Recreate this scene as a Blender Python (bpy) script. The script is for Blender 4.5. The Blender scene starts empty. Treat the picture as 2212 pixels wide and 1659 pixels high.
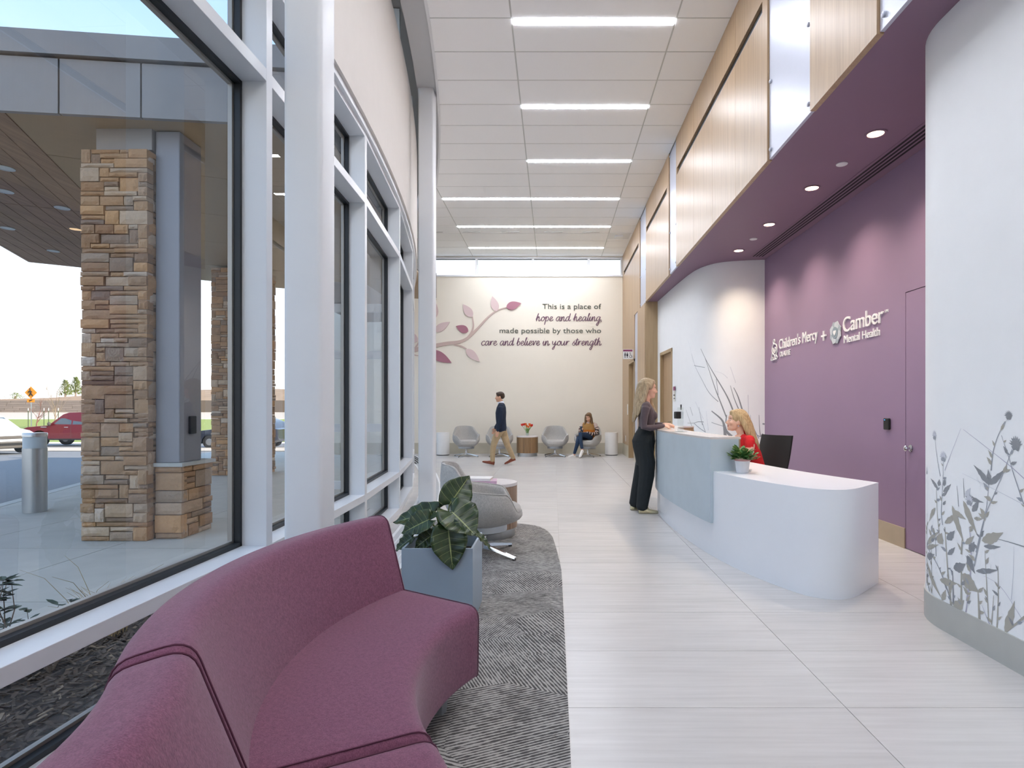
import bpy, bmesh, math, random
from mathutils import Vector, Matrix, Euler
random.seed(7)
D = bpy.data
SC = bpy.context.scene
C = SC.collection
PI = math.pi
R = math.radians

# ------------------------------------------------------------------ camera
cam = D.cameras.new('camera'); camo = D.objects.new('camera', cam); C.objects.link(camo)
camo.location = (0, 0, 1.28); camo.rotation_euler = (R(90), 0, 0)
cam.sensor_width = 36.0; cam.lens = 36.0 * 1265 / 2212
cam.shift_x = (1106 - 1196) / 2212; cam.shift_y = (882 - 829.5) / 2212
cam.clip_start = 0.05; cam.clip_end = 600
SC.camera = camo
# ------------------------------------------------------------------ sky, sun, exposure
W = D.worlds.new('sky'); SC.world = W; W.use_nodes = True
nt = W.node_tree; nt.nodes.clear()
# clear pale sky: white haze at the horizon, light blue above, the same all around
tcw = nt.nodes.new('ShaderNodeTexCoord'); sxw = nt.nodes.new('ShaderNodeSeparateXYZ'); nt.links.new(tcw.outputs['Generated'], sxw.inputs[0])
sky = nt.nodes.new('ShaderNodeValToRGB'); nt.links.new(sxw.outputs[2], sky.inputs[0])
for i_, (p_, c_) in enumerate(((0.0, (1.12, 1.10, 1.08)), (0.10, (1.02, 1.06, 1.12)), (0.26, (0.64, 0.81, 1.03)), (0.5, (0.38, 0.57, 0.89)), (1.0, (0.30, 0.48, 0.80)))):
    el_ = sky.color_ramp.elements[i_] if i_ < 2 else sky.color_ramp.elements.new(p_)
    el_.position = p_; el_.color = c_ + (1,)
bg = nt.nodes.new('ShaderNodeBackground'); bg.inputs[1].default_value = 1.25
wo = nt.nodes.new('ShaderNodeOutputWorld')
nt.links.new(sky.outputs[0], bg.inputs[0]); nt.links.new(bg.outputs[0], wo.inputs[0])
sun = D.lights.new('sun', 'SUN'); suno = D.objects.new('sun', sun); C.objects.link(suno)
sun.energy = 6.5; sun.angle = R(0.6); sun.color = (1.0, 0.86, 0.70)
suno.rotation_euler = Vector((-0.86, 0.28, -0.44)).to_track_quat('-Z', 'Y').to_euler()
suno.location = (30, -8, 30)
SC.view_settings.view_transform = 'Standard'; SC.view_settings.look = 'None'
SC.view_settings.exposure = 0.48; SC.view_settings.gamma = 1.0
SC.view_settings.use_curve_mapping = False
try:
    SC.cycles.use_denoising = True
    SC.cycles.use_adaptive_sampling = True; SC.cycles.adaptive_threshold = 0.1; SC.cycles.adaptive_min_samples = 16
    SC.cycles.max_bounces = 6; SC.cycles.diffuse_bounces = 5; SC.cycles.glossy_bounces = 3
    SC.cycles.transparent_max_bounces = 12; SC.cycles.transmission_bounces = 6
    SC.cycles.sample_clamp_indirect = 6.0; SC.cycles.caustics_reflective = False; SC.cycles.caustics_refractive = False
except Exception:
    pass

# ------------------------------------------------------------------ materials
def lin(h):
    if isinstance(h, str):
        h = h.lstrip('#'); c = [int(h[i:i+2], 16) / 255 for i in (0, 2, 4)]
    else:
        c = h
    return tuple(x / 12.92 if x <= 0.04045 else ((x + 0.055) / 1.055) ** 2.4 for x in c) + (1.0,)

MATS = {}
class NT:
    """small helper around a node tree"""
    def __init__(s, name):
        s.m = D.materials.new(name); s.m.use_nodes = True
        s.t = s.m.node_tree; s.n = s.t.nodes; s.n.clear()
        s.out = s.n.new('ShaderNodeOutputMaterial')
    def new(s, kind, **kw):
        n = s.n.new('ShaderNode' + kind)
        for k, v in kw.items():
            if k.startswith('i_'):
                key = k[2:]
                key = int(key) if key.isdigit() else key
                n.inputs[key].default_value = v
            else:
                setattr(n, k, v)
        return n
    def link(s, a, b): s.t.links.new(a, b)
    def bsdf(s, **kw):
        b = s.n.new('ShaderNodeBsdfPrincipled')
        for k, v in kw.items(): b.inputs[k].default_value = v
        s.link(b.outputs[0], s.out.inputs[0]); return b
    def math(s, op, a, b=None, c=None):
        n = s.n.new('ShaderNodeMath'); n.operation = op
        for i, x in enumerate((a, b, c)):
            if x is None: continue
            if hasattr(x, 'is_output') or hasattr(x, 'links'): s.link(x, n.inputs[i])
            else: n.inputs[i].default_value = x
        return n.outputs[0]
    def mix(s, f, a, b, blend='MIX'):
        n = s.n.new('ShaderNodeMix'); n.data_type = 'RGBA'; n.blend_type = blend
        for i, x in ((0, f), (6, a), (7, b)):
            if hasattr(x, 'links'): s.link(x, n.inputs[i])
            else: n.inputs[i].default_value = x
        return n.outputs[2]
    def ramp(s, f, stops, interp='LINEAR'):
        n = s.n.new('ShaderNodeValToRGB'); n.color_ramp.interpolation = interp
        e = n.color_ramp.elements
        while len(e) < len(stops): e.new(0.5)
        for el, (p, c) in zip(e, stops):
            el.position = p; el.color = c
        s.link(f, n.inputs[0]); return n.outputs[0]
    def coords(s, kind='Object', scale=(1, 1, 1), rot=(0, 0, 0), loc=(0, 0, 0)):
        tc = s.n.new('ShaderNodeTexCoord'); mp = s.n.new('ShaderNodeMapping')
        mp.inputs[1].default_value = loc; mp.inputs[2].default_value = rot; mp.inputs[3].default_value = scale
        s.link(tc.outputs[kind], mp.inputs[0]); return mp.outputs[0]
    def noise(s, vec, scale=5, detail=3, rough=0.5):
        n = s.n.new('ShaderNodeTexNoise'); n.inputs['Scale'].default_value = scale
        n.inputs['Detail'].default_value = detail; n.inputs['Roughness'].default_value = rough
        s.link(vec, n.inputs['Vector']); return n.outputs[0]
    def bump(s, h, b, strength=0.2, dist=0.01):
        n = s.n.new('ShaderNodeBump'); n.inputs['Strength'].default_value = strength
        n.inputs['Distance'].default_value = dist
        s.link(h, n.inputs['Height']); s.link(n.outputs[0], b.inputs['Normal'])

def mat_plain(name, col, rough=0.5, metal=0.0, spec=0.5, var=0.0, scale=8, bump=0.0, bscale=60, rand=0.0, coat=0.0, sheen=0.0):
    t = NT(name); b = t.bsdf(Roughness=rough, Metallic=metal)
    b.inputs['Specular IOR Level'].default_value = spec
    b.inputs['Coat Weight'].default_value = coat
    b.inputs['Sheen Weight'].default_value = sheen
    c = lin(col); b.inputs['Base Color'].default_value = c
    v = t.coords()
    fac = None
    if var or rand:
        col_s = None
        if var:
            nz = t.noise(v, scale, 4)
            col_s = t.ramp(nz, [(0.3, tuple(x * (1 - var) for x in c[:3]) + (1,)), (0.7, tuple(min(1, x * (1 + var)) for x in c[:3]) + (1,))])
        else:
            rgb = t.new('RGB'); rgb.outputs[0].default_value = c; col_s = rgb.outputs[0]
        if rand:
            oi = t.new('ObjectInfo')
            k = t.math('MULTIPLY_ADD', oi.outputs['Random'], 2 * rand, 1 - rand)
            hsv = t.new('HueSaturation'); t.link(k, hsv.inputs['Value']); t.link(col_s, hsv.inputs['Color']); col_s = hsv.outputs[0]
        t.link(col_s, b.inputs['Base Color'])
    if bump:
        t.bump(t.noise(v, bscale, 3), b, bump, 0.004)
    MATS[name] = t.m
    return t.m

def mat_emit(name, col, strength):
    t = NT(name); e = t.new('Emission'); e.inputs[0].default_value = lin(col); e.inputs[1].default_value = strength
    t.link(e.outputs[0], t.out.inputs[0]); MATS[name] = t.m; return t.m

def mat_glass(name, tint=(0.93, 0.96, 0.97), base=0.07):
    t = NT(name)
    tr = t.new('BsdfTransparent'); tr.inputs[0].default_value = tint + (1,)
    gl = t.new('BsdfGlossy'); gl.inputs['Roughness'].default_value = 0.0; gl.inputs[0].default_value = (1, 1, 1, 1)
    lw = t.new('LayerWeight'); lw.inputs[0].default_value = 0.5
    p = t.math('POWER', lw.outputs['Facing'], 5.0)
    f = t.math('MULTIPLY_ADD', p, 1 - base, base)
    mx = t.new('MixShader'); t.link(f, mx.inputs[0]); t.link(tr.outputs[0], mx.inputs[1]); t.link(gl.outputs[0], mx.inputs[2])
    t.link(mx.outputs[0], t.out.inputs[0]); MATS[name] = t.m; return t.m

def mat_wood(name, a, b_, rough=0.42, axis='Z', scale=1.0, rand=0.06, coat=0.15):
    t = NT(name); b = t.bsdf(Roughness=rough); b.inputs['Coat Weight'].default_value = coat; b.inputs['Coat Roughness'].default_value = 0.3
    s = {'Z': (26, 26, 0.7), 'X': (0.7, 26, 26), 'Y': (26, 0.7, 26)}[axis]
    oi = t.new('ObjectInfo')
    tc = t.new('TexCoord'); ad = t.new('VectorMath', operation='ADD')
    cm = t.new('CombineXYZ'); rr = t.math('MULTIPLY', oi.outputs['Random'], 37.0)
    for i in range(3): t.link(rr, cm.inputs[i])
    t.link(tc.outputs['Object'], ad.inputs[0]); t.link(cm.outputs[0], ad.inputs[1])
    mp = t.new('Mapping'); mp.inputs[3].default_value = tuple(x * scale for x in s); t.link(ad.outputs[0], mp.inputs[0])
    n1 = t.noise(mp.outputs[0], 1.0, 5, 0.6); n2 = t.noise(mp.outputs[0], 4.0, 2, 0.5)
    f = t.math('MULTIPLY_ADD', n2, 0.35, t.math('MULTIPLY', n1, 0.75))
    col = t.ramp(f, [(0.3, lin(a)), (0.75, lin(b_))])
    k = t.math('MULTIPLY_ADD', oi.outputs['Random'], 2 * rand, 1 - rand)
    hsv = t.new('HueSaturation'); t.link(k, hsv.inputs['Value']); t.link(col, hsv.inputs['Color'])
    t.link(hsv.outputs[0], b.inputs['Base Color'])
    t.bump(f, b, 0.05, 0.002)
    MATS[name] = t.m; return t.m

def mat_fabric(name, a, b_, sc=900, rough=0.9, sheen=0.25, bump=0.35):
    t = NT(name); b = t.bsdf(Roughness=rough); b.inputs['Specular IOR Level'].default_value = 0.2
    b.inputs['Sheen Weight'].default_value = sheen; b.inputs['Sheen Roughness'].default_value = 0.5
    v = t.coords(scale=(1, 1, 1))
    v2 = t.coords(scale=(1, 1, 0.35), rot=(0.3, 0.4, 0.6))
    n1 = t.noise(v2, sc * 0.35, 2, 0.6); n2 = t.noise(v, sc * 0.09, 3, 0.7)
    f = t.math('ADD', t.math('MULTIPLY', n1, 0.6), t.math('MULTIPLY', n2, 0.4))
    t.link(t.ramp(f, [(0.32, lin(a)), (0.68, lin(b_))]), b.inputs['Base Color'])
    t.bump(n1, b, bump, 0.002)
    MATS[name] = t.m; return t.m

# ------------------------------------------------------------------ mesh helpers
def vadd(a, b): return (a[0] + b[0], a[1] + b[1], a[2] + b[2])

class MB:
    def __init__(s): s.v = []; s.f = []; s.mi = []; s.uv = None; s.sm = []
    def add(s, vs, fs, mi=0):
        o = len(s.v); s.v += [tuple(p) for p in vs]
        for q in fs: s.f.append(tuple(o + i for i in q)); s.mi.append(mi)
        return s
    def box(s, x0, x1, y0, y1, z0, z1, mi=0):
        vs = [(x0,y0,z0),(x1,y0,z0),(x1,y1,z0),(x0,y1,z0),(x0,y0,z1),(x1,y0,z1),(x1,y1,z1),(x0,y1,z1)]
        return s.add(vs, [(0,3,2,1),(4,5,6,7),(0,1,5,4),(1,2,6,5),(2,3,7,6),(3,0,4,7)], mi)
    def obox(s, c, ax, ay, az, mi=0):
        c, ax, ay, az = map(Vector, (c, ax, ay, az))
        vs = [c + sx*ax + sy*ay + sz*az for sz in (-1,1) for sx, sy in ((-1,-1),(1,-1),(1,1),(-1,1))]
        return s.add(vs, [(0,3,2,1),(4,5,6,7),(0,1,5,4),(1,2,6,5),(2,3,7,6),(3,0,4,7)], mi)
    def prism(s, poly, z0, z1, mi=0):
        n = len(poly)
        area = sum(poly[i][0]*poly[(i+1)%n][1]-poly[(i+1)%n][0]*poly[i][1] for i in range(n))
        if area < 0: poly = poly[::-1]
        vs = [(p[0], p[1], z0) for p in poly] + [(p[0], p[1], z1) for p in poly]
        fs = [tuple(range(n-1, -1, -1)), tuple(range(n, 2*n))] + [(i, (i+1) % n, n+(i+1) % n, n+i) for i in range(n)]
        return s.add(vs, fs, mi)
    def ribbon(s, a, b, z0, z1, mi=0, cap=True):
        """solid between two plan paths a and b (same length) from z0 to z1"""
        n = len(a)
        vs = []
        for p, q in zip(a, b): vs += [(p[0],p[1],z0),(q[0],q[1],z0),(q[0],q[1],z1),(p[0],p[1],z1)]
        fs = []
        for i in range(n-1):
            k = 4*i; l = k+4
            for j in range(4): fs.append((k+j, l+j, l+(j+1)%4, k+(j+1)%4))
        if cap: fs += [(3,2,1,0), (4*n-4, 4*n-3, 4*n-2, 4*n-1)]
        return s.add(vs, fs, mi)
    def loft(s, rings, mi=0, cap=True, closed=True):
        n = len(rings[0]); vs = [p for r in rings for p in r]; fs = []
        for i in range(len(rings)-1):
            for j in range(n if closed else n-1):
                fs.append((i*n+j, i*n+(j+1)%n, (i+1)*n+(j+1)%n, (i+1)*n+j))
        if cap and closed:
            fs.append(tuple(range(n-1,-1,-1))); k = (len(rings)-1)*n; fs.append(tuple(range(k, k+n)))
        return s.add(vs, fs, mi)
    def tube(s, pts, r, n=8, mi=0, cap=True):
        pts = [Vector(p) for p in pts]; m = len(pts)
        rs = r if isinstance(r, (list, tuple)) else [r]*m
        rings = []; up = None
        for i, p in enumerate(pts):
            d = (pts[min(i+1, m-1)] - pts[max(i-1, 0)]).normalized()
            if up is None:
                up = Vector((0,0,1)) if abs(d.z) < 0.9 else Vector((1,0,0))
            x = d.cross(up).normalized(); up = x.cross(d).normalized()
            rings.append([p + rs[i]*(math.cos(2*PI*k/n)*x + math.sin(2*PI*k/n)*up) for k in range(n)])
        return s.loft(rings, mi, cap)
    def lathe(s, prof, c=(0,0,0), n=24, mi=0, sx=1, sy=1):
        rings = [[(c[0]+r*sx*math.cos(2*PI*k/n), c[1]+r*sy*math.sin(2*PI*k/n), c[2]+z) for k in range(n)] for r, z in prof]
        return s.loft(rings, mi)
    def disc(s, c, r, z0, z1, n=20, mi=0): return s.lathe([(r, z0), (r, z1)], c, n, mi)
    def ball(s, c, rx, ry, rz, n=14, m=9, mi=0):
        prof = [(max(1e-4, math.sin(PI*i/m)), -math.cos(PI*i/m)) for i in range(m+1)]
        rings = [[(c[0]+rx*r*math.cos(2*PI*k/n), c[1]+ry*r*math.sin(2*PI*k/n), c[2]+rz*z) for k in range(n)] for r, z in prof]
        return s.loft(rings, mi)
    def xf(s, M):
        s.v = [tuple(M @ Vector(p)) for p in s.v]; return s

def wmat(o):
    m = Matrix.Identity(4)
    while o is not None:
        m = (Matrix.Translation(o.location) @ o.rotation_euler.to_matrix().to_4x4()) @ m; o = o.parent
    return m

def tag(o, label=None, cat=None, group=None, kind=None):
    if label: o['label'] = label
    if cat: o['category'] = cat
    if group: o['group'] = group
    if kind: o['kind'] = kind
    return o

def thing(name, label, cat, loc=(0,0,0), rz=0, group=None, kind=None, parent=None):
    o = D.objects.new(name, None); C.objects.link(o); o.location = loc; o.rotation_euler = (0,0,rz)
    o.empty_display_size = 0.1
    if parent is not None: o.parent = parent
    return tag(o, label, cat, group, kind)

def mk(name, mb, mat, smooth=None):
    me = D.meshes.new(name); me.from_pydata(mb.v, [], mb.f)
    for m in (mat if isinstance(mat, (list, tuple)) else [mat]):
        me.materials.append(MATS[m] if isinstance(m, str) else m)
    me.polygons.foreach_set('material_index', mb.mi)
    if mb.uv:
        ul = me.uv_layers.new(name='UVMap')
        for l in me.loops: ul.data[l.index].uv = mb.uv[l.vertex_index]
    me.validate(); me.update()
    if smooth is not None:
        me.polygons.foreach_set('use_smooth', [True]*len(me.polygons))
        if smooth < 180: me.set_sharp_from_angle(angle=R(smooth))
    return me

def obj(name, mb, mat, parent=None, smooth=None, world=False, bevel=0, seg=2, loc=None, rot=None, fixn=True):
    me = mb if isinstance(mb, bpy.types.Mesh) else mk(name, mb, mat, smooth)
    if fixn and not isinstance(mb, bpy.types.Mesh):
        bm = bmesh.new(); bm.from_mesh(me); bmesh.ops.recalc_face_normals(bm, faces=bm.faces); bm.to_mesh(me); bm.free()
    o = D.objects.new(name, me); C.objects.link(o)
    if parent is not None:
        o.parent = parent
        if world: me.transform(wmat(parent).inverted())
    if loc is not None: o.location = loc
    if rot is not None: o.rotation_euler = rot
    if bevel:
        b = o.modifiers.new('bevel', 'BEVEL'); b.width = bevel; b.segments = seg; b.limit_method = 'ANGLE'; b.angle_limit = R(40)
    return o

def struct(name, mb, mat, label=None, **kw):
    o = obj(name, mb, mat, **kw); o['kind'] = 'structure'
    if label: o['label'] = label
    return o

def copy_tree(o, parent=None):
    c = o.copy(); C.objects.link(c); c.parent = parent
    for ch in list(o.children): copy_tree(ch, c)
    return c

def roundpoly(pts, rad, seg=4):
    out = []; n = len(pts)
    for i in range(n):
        p = Vector(pts[i]); a = Vector(pts[i-1]); b = Vector(pts[(i+1) % n])
        r = rad[i] if isinstance(rad, (list, tuple)) else rad
        if r <= 0: out.append(tuple(p)); continue
        d1 = (a-p).normalized(); d2 = (b-p).normalized()
        ang = d1.angle(d2); t = min(r/math.tan(ang/2), (a-p).length*0.49, (b-p).length*0.49)
        p1 = p+d1*t; p2 = p+d2*t
        for k in range(seg+1):
            u = k/seg; out.append(tuple((1-u)**2*p1 + 2*u*(1-u)*p + u*u*p2))
    return out

def crom(pts, n=6, closed=False):
    """Catmull-Rom through points"""
    P = [Vector(p) for p in pts]; m = len(P); out = []
    for i in range(m if closed else m-1):
        if closed: a, b, c, d = P[(i-1) % m], P[i], P[(i+1) % m], P[(i+2) % m]
        else: a, b, c, d = P[max(i-1,0)], P[i], P[i+1], P[min(i+2,m-1)]
        for k in range(n):
            t = k/n
            out.append(0.5*((2*b)+(c-a)*t+(2*a-5*b+4*c-d)*t*t+(3*b-a-3*c+d)*t**3))
    if not closed: out.append(P[-1])
    return out
def smooth01(t): t = max(0, min(1, t)); return t*t*(3-2*t)
# ================================================================== materials used by the place
mat_plain('white_paint', '#e3e5e7', 0.45, var=0.015, scale=3)
mat_plain('white_steel', '#e4e7ea', 0.42, var=0.02, scale=2, bump=0.02, bscale=9)
mat_plain('mullion_white', '#e2e5e8', 0.35)
mat_plain('gasket', '#1c2024', 0.45)
mat_plain('alu_out', '#b9b2aa', 0.4, 0.3)
mat_plain('cream', '#e8e1d3', 0.7, var=0.01, scale=2)
mat_plain('bulk_cream', '#dcd6cf', 0.7, var=0.01)
mat_plain('wall_white', '#eef1f4', 0.5, var=0.008)
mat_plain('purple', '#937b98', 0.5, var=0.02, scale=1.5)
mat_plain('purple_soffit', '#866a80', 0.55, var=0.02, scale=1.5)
mat_plain('ceil_tile', '#fbfcfc', 0.92, bump=0.15, bscale=220, rand=0.008)
mat_plain('grid_bar', '#c7c9c6', 0.6)
mat_plain('soffit_grey', '#c3c5c7', 0.6)
mat_plain('base_grey', '#b4b6b2', 0.45, var=0.03)
mat_plain('base_tan', '#b0a28c', 0.5, var=0.04)
mat_plain('base_tile', '#bdb6a4', 0.4, var=0.06, scale=4)
mat_plain('white_panel', '#c3c8d6', 0.36, 0.25, var=0.01)
mat_plain('panel_back', '#4a4238', 0.7)
mat_plain('black', '#141414', 0.5)
mat_plain('dark_purple_slot', '#170f15', 0.7)
mat_plain('grout', '#a39e96', 0.8)
mat_plain('chrome', '#d7dade', 0.12, 1.0)
mat_plain('steel', '#b9bcbe', 0.3, 1.0, var=0.05, scale=3)
mat_wood('wood_panel', '#9c8163', '#b99d7b', 0.40, 'Z', 1.0, 0.03, 0.10)
mat_wood('wood_dark', '#97805f', '#b29a78', 0.42, 'Z', 1.0, 0.03, 0.1)
mat_wood('wood_walnut', '#6e543b', '#9a7a55', 0.45, 'Z', 0.8, 0.16, 0.1)
mat_wood('wood_drum', '#7d6350', '#a58a73', 0.45, 'Z', 0.8, 0.10, 0.1)
mat_emit('led', '#f3f6ff', 48.0)
mat_emit('led_warm', '#ffd9a8', 9.0)
mat_glass('glass', (0.92, 0.95, 0.96), 0.06)
mat_glass('glass_clear', (0.97, 0.98, 0.98), 0.04)

def tile_mat():
    t = NT('floor_tile'); b = t.bsdf(Roughness=0.27); b.inputs['Specular IOR Level'].default_value = 0.42
    oi = t.new('ObjectInfo'); tc = t.new('TexCoord'); ad = t.new('VectorMath', operation='ADD'); cm = t.new('CombineXYZ')
    rr = t.math('MULTIPLY', oi.outputs['Random'], 53.0)
    for i in range(3): t.link(rr, cm.inputs[i])
    t.link(tc.outputs['Object'], ad.inputs[0]); t.link(cm.outputs[0], ad.inputs[1])
    mp = t.new('Mapping'); mp.inputs[3].default_value = (1.3, 30, 1); t.link(ad.outputs[0], mp.inputs[0])
    n1 = t.noise(mp.outputs[0], 1.0, 6, 0.62)
    mp2 = t.new('Mapping'); mp2.inputs[3].default_value = (2.2, 6, 1); t.link(ad.outputs[0], mp2.inputs[0])
    n2 = t.noise(mp2.outputs[0], 1.0, 3, 0.5)
    f = t.math('ADD', t.math('MULTIPLY', n1, 0.7), t.math('MULTIPLY', n2, 0.3))
    col = t.ramp(f, [(0.3, lin('#c0bebc')), (0.5, lin('#cac8c6')), (0.72, lin('#d3d1cf'))])
    k = t.math('MULTIPLY_ADD', oi.outputs['Random'], 0.05, 0.975)
    hsv = t.new('HueSaturation'); t.link(k, hsv.inputs['Value']); t.link(col, hsv.inputs['Color'])
    t.link(hsv.outputs[0], b.inputs['Base Color'])
    t.bump(n1, b, 0.04, 0.002); MATS['floor_tile'] = t.m
tile_mat()

def carpet_mat():
    t = NT('carpet'); b = t.bsdf(Roughness=1.0); b.inputs['Specular IOR Level'].default_value = 0.05
    b.inputs['Sheen Weight'].default_value = 0.15
    v = t.coords()
    vo = t.new('TexVoronoi'); vo.feature = 'F1'; vo.inputs['Scale'].default_value = 2.6; vo.inputs['Randomness'].default_value = 1.0
    t.link(v, vo.inputs['Vector'])
    sp = t.new('SeparateColor'); t.link(vo.outputs['Color'], sp.inputs[0])
    r = t.math('FLOOR', t.math('MULTIPLY', sp.outputs[0], 4.0))
    ang = t.math('MULTIPLY_ADD', r, R(45), R(24))
    xyz = t.new('SeparateXYZ'); t.link(v, xyz.inputs[0]); X, Y = xyz.outputs[0], xyz.outputs[1]
    ca, sa = t.math('COSINE', ang), t.math('SINE', ang)
    u = t.math('ADD', t.math('MULTIPLY', X, ca), t.math('MULTIPLY', Y, sa))
    w = t.math('SUBTRACT', t.math('MULTIPLY', Y, ca), t.math('MULTIPLY', X, sa))
    fr = t.math('MULTIPLY_ADD', sp.outputs[1], 26.0, 48.0)
    uu = t.math('MULTIPLY', u, fr)
    st = t.math('PINGPONG', uu, 0.5)                        # 0..0.5 stripes
    cell = t.new('CombineXYZ'); t.link(t.math('FLOOR', uu), cell.inputs[0]); t.link(t.math('MULTIPLY', w, 16.0), cell.inputs[1]); t.link(sp.outputs[2], cell.inputs[2])
    br = t.noise(cell.outputs[0], 1.3, 2, 0.7)
    grain = t.noise(v, 420, 2, 0.7)
    big = t.noise(v, 4.5, 2, 0.5)
    thr = t.math('ADD', t.math('MULTIPLY', br, 0.85), t.math('MULTIPLY', big, 0.35))
    thr = t.math('ADD', thr, t.math('MULTIPLY_ADD', grain, 0.3, -0.50))
    d = t.math('SUBTRACT', st, thr)                         # > 0 dark yarn
    f = t.math('MULTIPLY_ADD', d, 9.0, 0.5)
    col = t.ramp(f, [(0.2, lin('#b6b4b0')), (0.85, lin('#4a4948'))])
    g2 = t.mix(t.math('MULTIPLY', grain, 0.22), col, (0.12, 0.12, 0.118, 1))
    t.link(g2, b.inputs['Base Color'])
    t.bump(t.math('ADD', grain, t.math('MULTIPLY', f, 0.1)), b, 0.6, 0.004); MATS['carpet'] = t.m
carpet_mat()

# ================================================================== dimensions
CEIL = 5.566; SOF = 3.54; XR = 1.95; XP = 3.21; YF = 16.5; YB = -3.5
def wx(y): return -1.6 - (y - 3.0) ** 2 / 63.0            # inner face of the curved window wall
def wdir(y):
    t = Vector((-(y - 3.0) / 31.5, 1.0)).normalized(); return t, Vector((t.y, -t.x))   # tangent, inward normal
def wpt(y, off=0.0):
    t, n = wdir(y); return (wx(y) + n.x * off, y + n.y * off)

# ---- floor: slab with porcelain tiles
fly = [YB + 0.5 * k for k in range(41)]
fl = struct('floor', MB().prism([(wx(y) - 0.16, y) for y in fly] + [(3.4, YF + .2), (3.4, YB)], -0.2, -0.004), 'grout', 'pale streaked porcelain tile floor of the lobby')
tw, td = 1.2, 0.587
tile_me = mk('tile', MB().box(-tw/2 + .0015, tw/2 - .0015, -td/2 + .0015, td/2 - .0015, -0.004, 0.0), 'floor_tile')
for j in range(-4, 24):
    yc = 3.09 + td * (j + 0.5)
    for i in range(-5, 3):
        xc = 0.05 + tw * (i + 0.5)
        if xc + tw/2 < wx(yc) - 0.3 or yc > YF + 0.2: continue
        if xc + tw/2 < -0.1 and yc < 5.2: continue
        ya_, yb_ = yc - td/2 + .0015, yc + td/2 - .0015; xa_, xb_ = xc - tw/2 + .0015, xc + tw/2 - .0015
        la_, lb_ = max(xa_, wx(ya_) - .14), max(xa_, wx(yb_) - .14)
        if la_ > xa_ or lb_ > xa_:
            if la_ >= xb_ or lb_ >= xb_: continue
            me_ = mk('tile', MB().prism([(la_ - xc, ya_ - yc), (xb_ - xc, ya_ - yc), (xb_ - xc, yb_ - yc), (lb_ - xc, yb_ - yc)], -.004, 0), 'floor_tile')
        else: me_ = tile_me
        o = D.objects.new('tile', me_); C.objects.link(o); o.location = (xc, yc, 0); o.parent = fl

# ---- carpet with a curved edge
cp = []
for y in [-2.5, 0, 1.5, 3, 4, 4.6]: cp.append((0.062, y))
for y, x in ((5.0, 0.042), (5.43, 0.017), (5.8, -0.01), (6.05, -0.055), (6.25, -0.12), (6.37, -0.2), (6.46, -0.34), (6.5, -0.6), (6.5, -0.9)): cp.append((x, y))
left = [wpt(y, 0.44) for y in (6.5, 5.5, 4.5, 3.5, 2.5, 1.5, 0.5, -1, -2.5)]
struct('carpet', MB().prism(cp + left, 0.0, 0.007), 'carpet', 'grey carpet inlay with broken chevron lines and a curved edge')

# ---- ceiling: structure above, tiles in a metal grid
ce = struct('ceiling', MB().ribbon([wpt(y, 0.4) for y in [YB + k for k in range(0, 21)]], [(XR + 0.02, YB + k) for k in range(0, 21)], CEIL + 0.02, CEIL + 0.1), 'grid_bar', 'white panel ceiling in a slim metal grid')
gx = [-4.095, -2.28, -0.465, 1.35, XR]
def cedge(y): return wpt(y, 0.41)[0]
YG = [6.424 + 0.61 * k for k in range(-16, 17)]
lights_k = {k for k in range(-15, 17, 3)}
for k in range(-16, 17):
    y0 = 6.424 + 0.61 * k; y1 = min(y0 + 0.61, YF)
    if y1 - y0 < 0.05: continue
    for c in range(4):
        xa, xb = gx[c], gx[c+1]
        l0, l1 = max(xa, cedge(y0)), max(xa, cedge(y1))
        if l0 >= xb - 0.05 and l1 >= xb - 0.05: continue
        lit = k in lights_k and ((c == 2) or (c == 1 and k >= 9))
        ys = y0 + (0.115 if lit else 0.0)
        g = 0.009
        o = obj('ceiling_tile', MB().prism([(l0 + g, ys + g), (xb - g, ys + g), (xb - g, y1 - g), (l1 + g, y1 - g)], CEIL - 0.004, CEIL + 0.012), 'ceil_tile', ce)
for x in gx[:4]:
    ya = next((y for y in [YB + 0.1 * i for i in range(200)] if cedge(y) < x), None)
    if ya is None: continue
    obj('grid_bar', MB().box(x - 0.012, x + 0.012, ya, YF, CEIL - 0.002, CEIL + 0.014), 'grid_bar', ce)
for y in YG:
    if y > YF or y < YB: continue
    obj('grid_bar', MB().box(cedge(y), XR, y - 0.009, y + 0.009, CEIL - 0.001, CEIL + 0.014), 'grid_bar', ce)

# ---- curved beam and ceiling edge along the windows
ys = [YB + 0.5 * k for k in range(41)]
struct('trim_1', MB().ribbon([wpt(y, 0.14) for y in ys], [wpt(y, 0.4) for y in ys], CEIL + 0.02, CEIL + 0.3), 'soffit_grey', 'grey curved beam carried by the white columns', smooth=30)
struct('trim_2', MB().ribbon([wpt(y, 0.395) for y in ys], [wpt(y, 0.425) for y in ys], CEIL - 0.02, CEIL + 0.05), 'white_paint', 'thin white trim along the curved ceiling edge', smooth=30)

# ---- curved bulkhead over the windows
wl = struct('wall_left', MB().ribbon([wpt(y, -0.16) for y in ys], [wpt(y, 0.045) for y in ys], 3.80, 5.6), 'bulk_cream', 'cream curved bulkhead above the window wall', smooth=30)
obj('bulkhead_lip', MB().ribbon([wpt(y, -0.10) for y in ys], [wpt(y, 0.02) for y in ys], 3.745, 3.80), 'mullion_white', wl, smooth=30)

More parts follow.
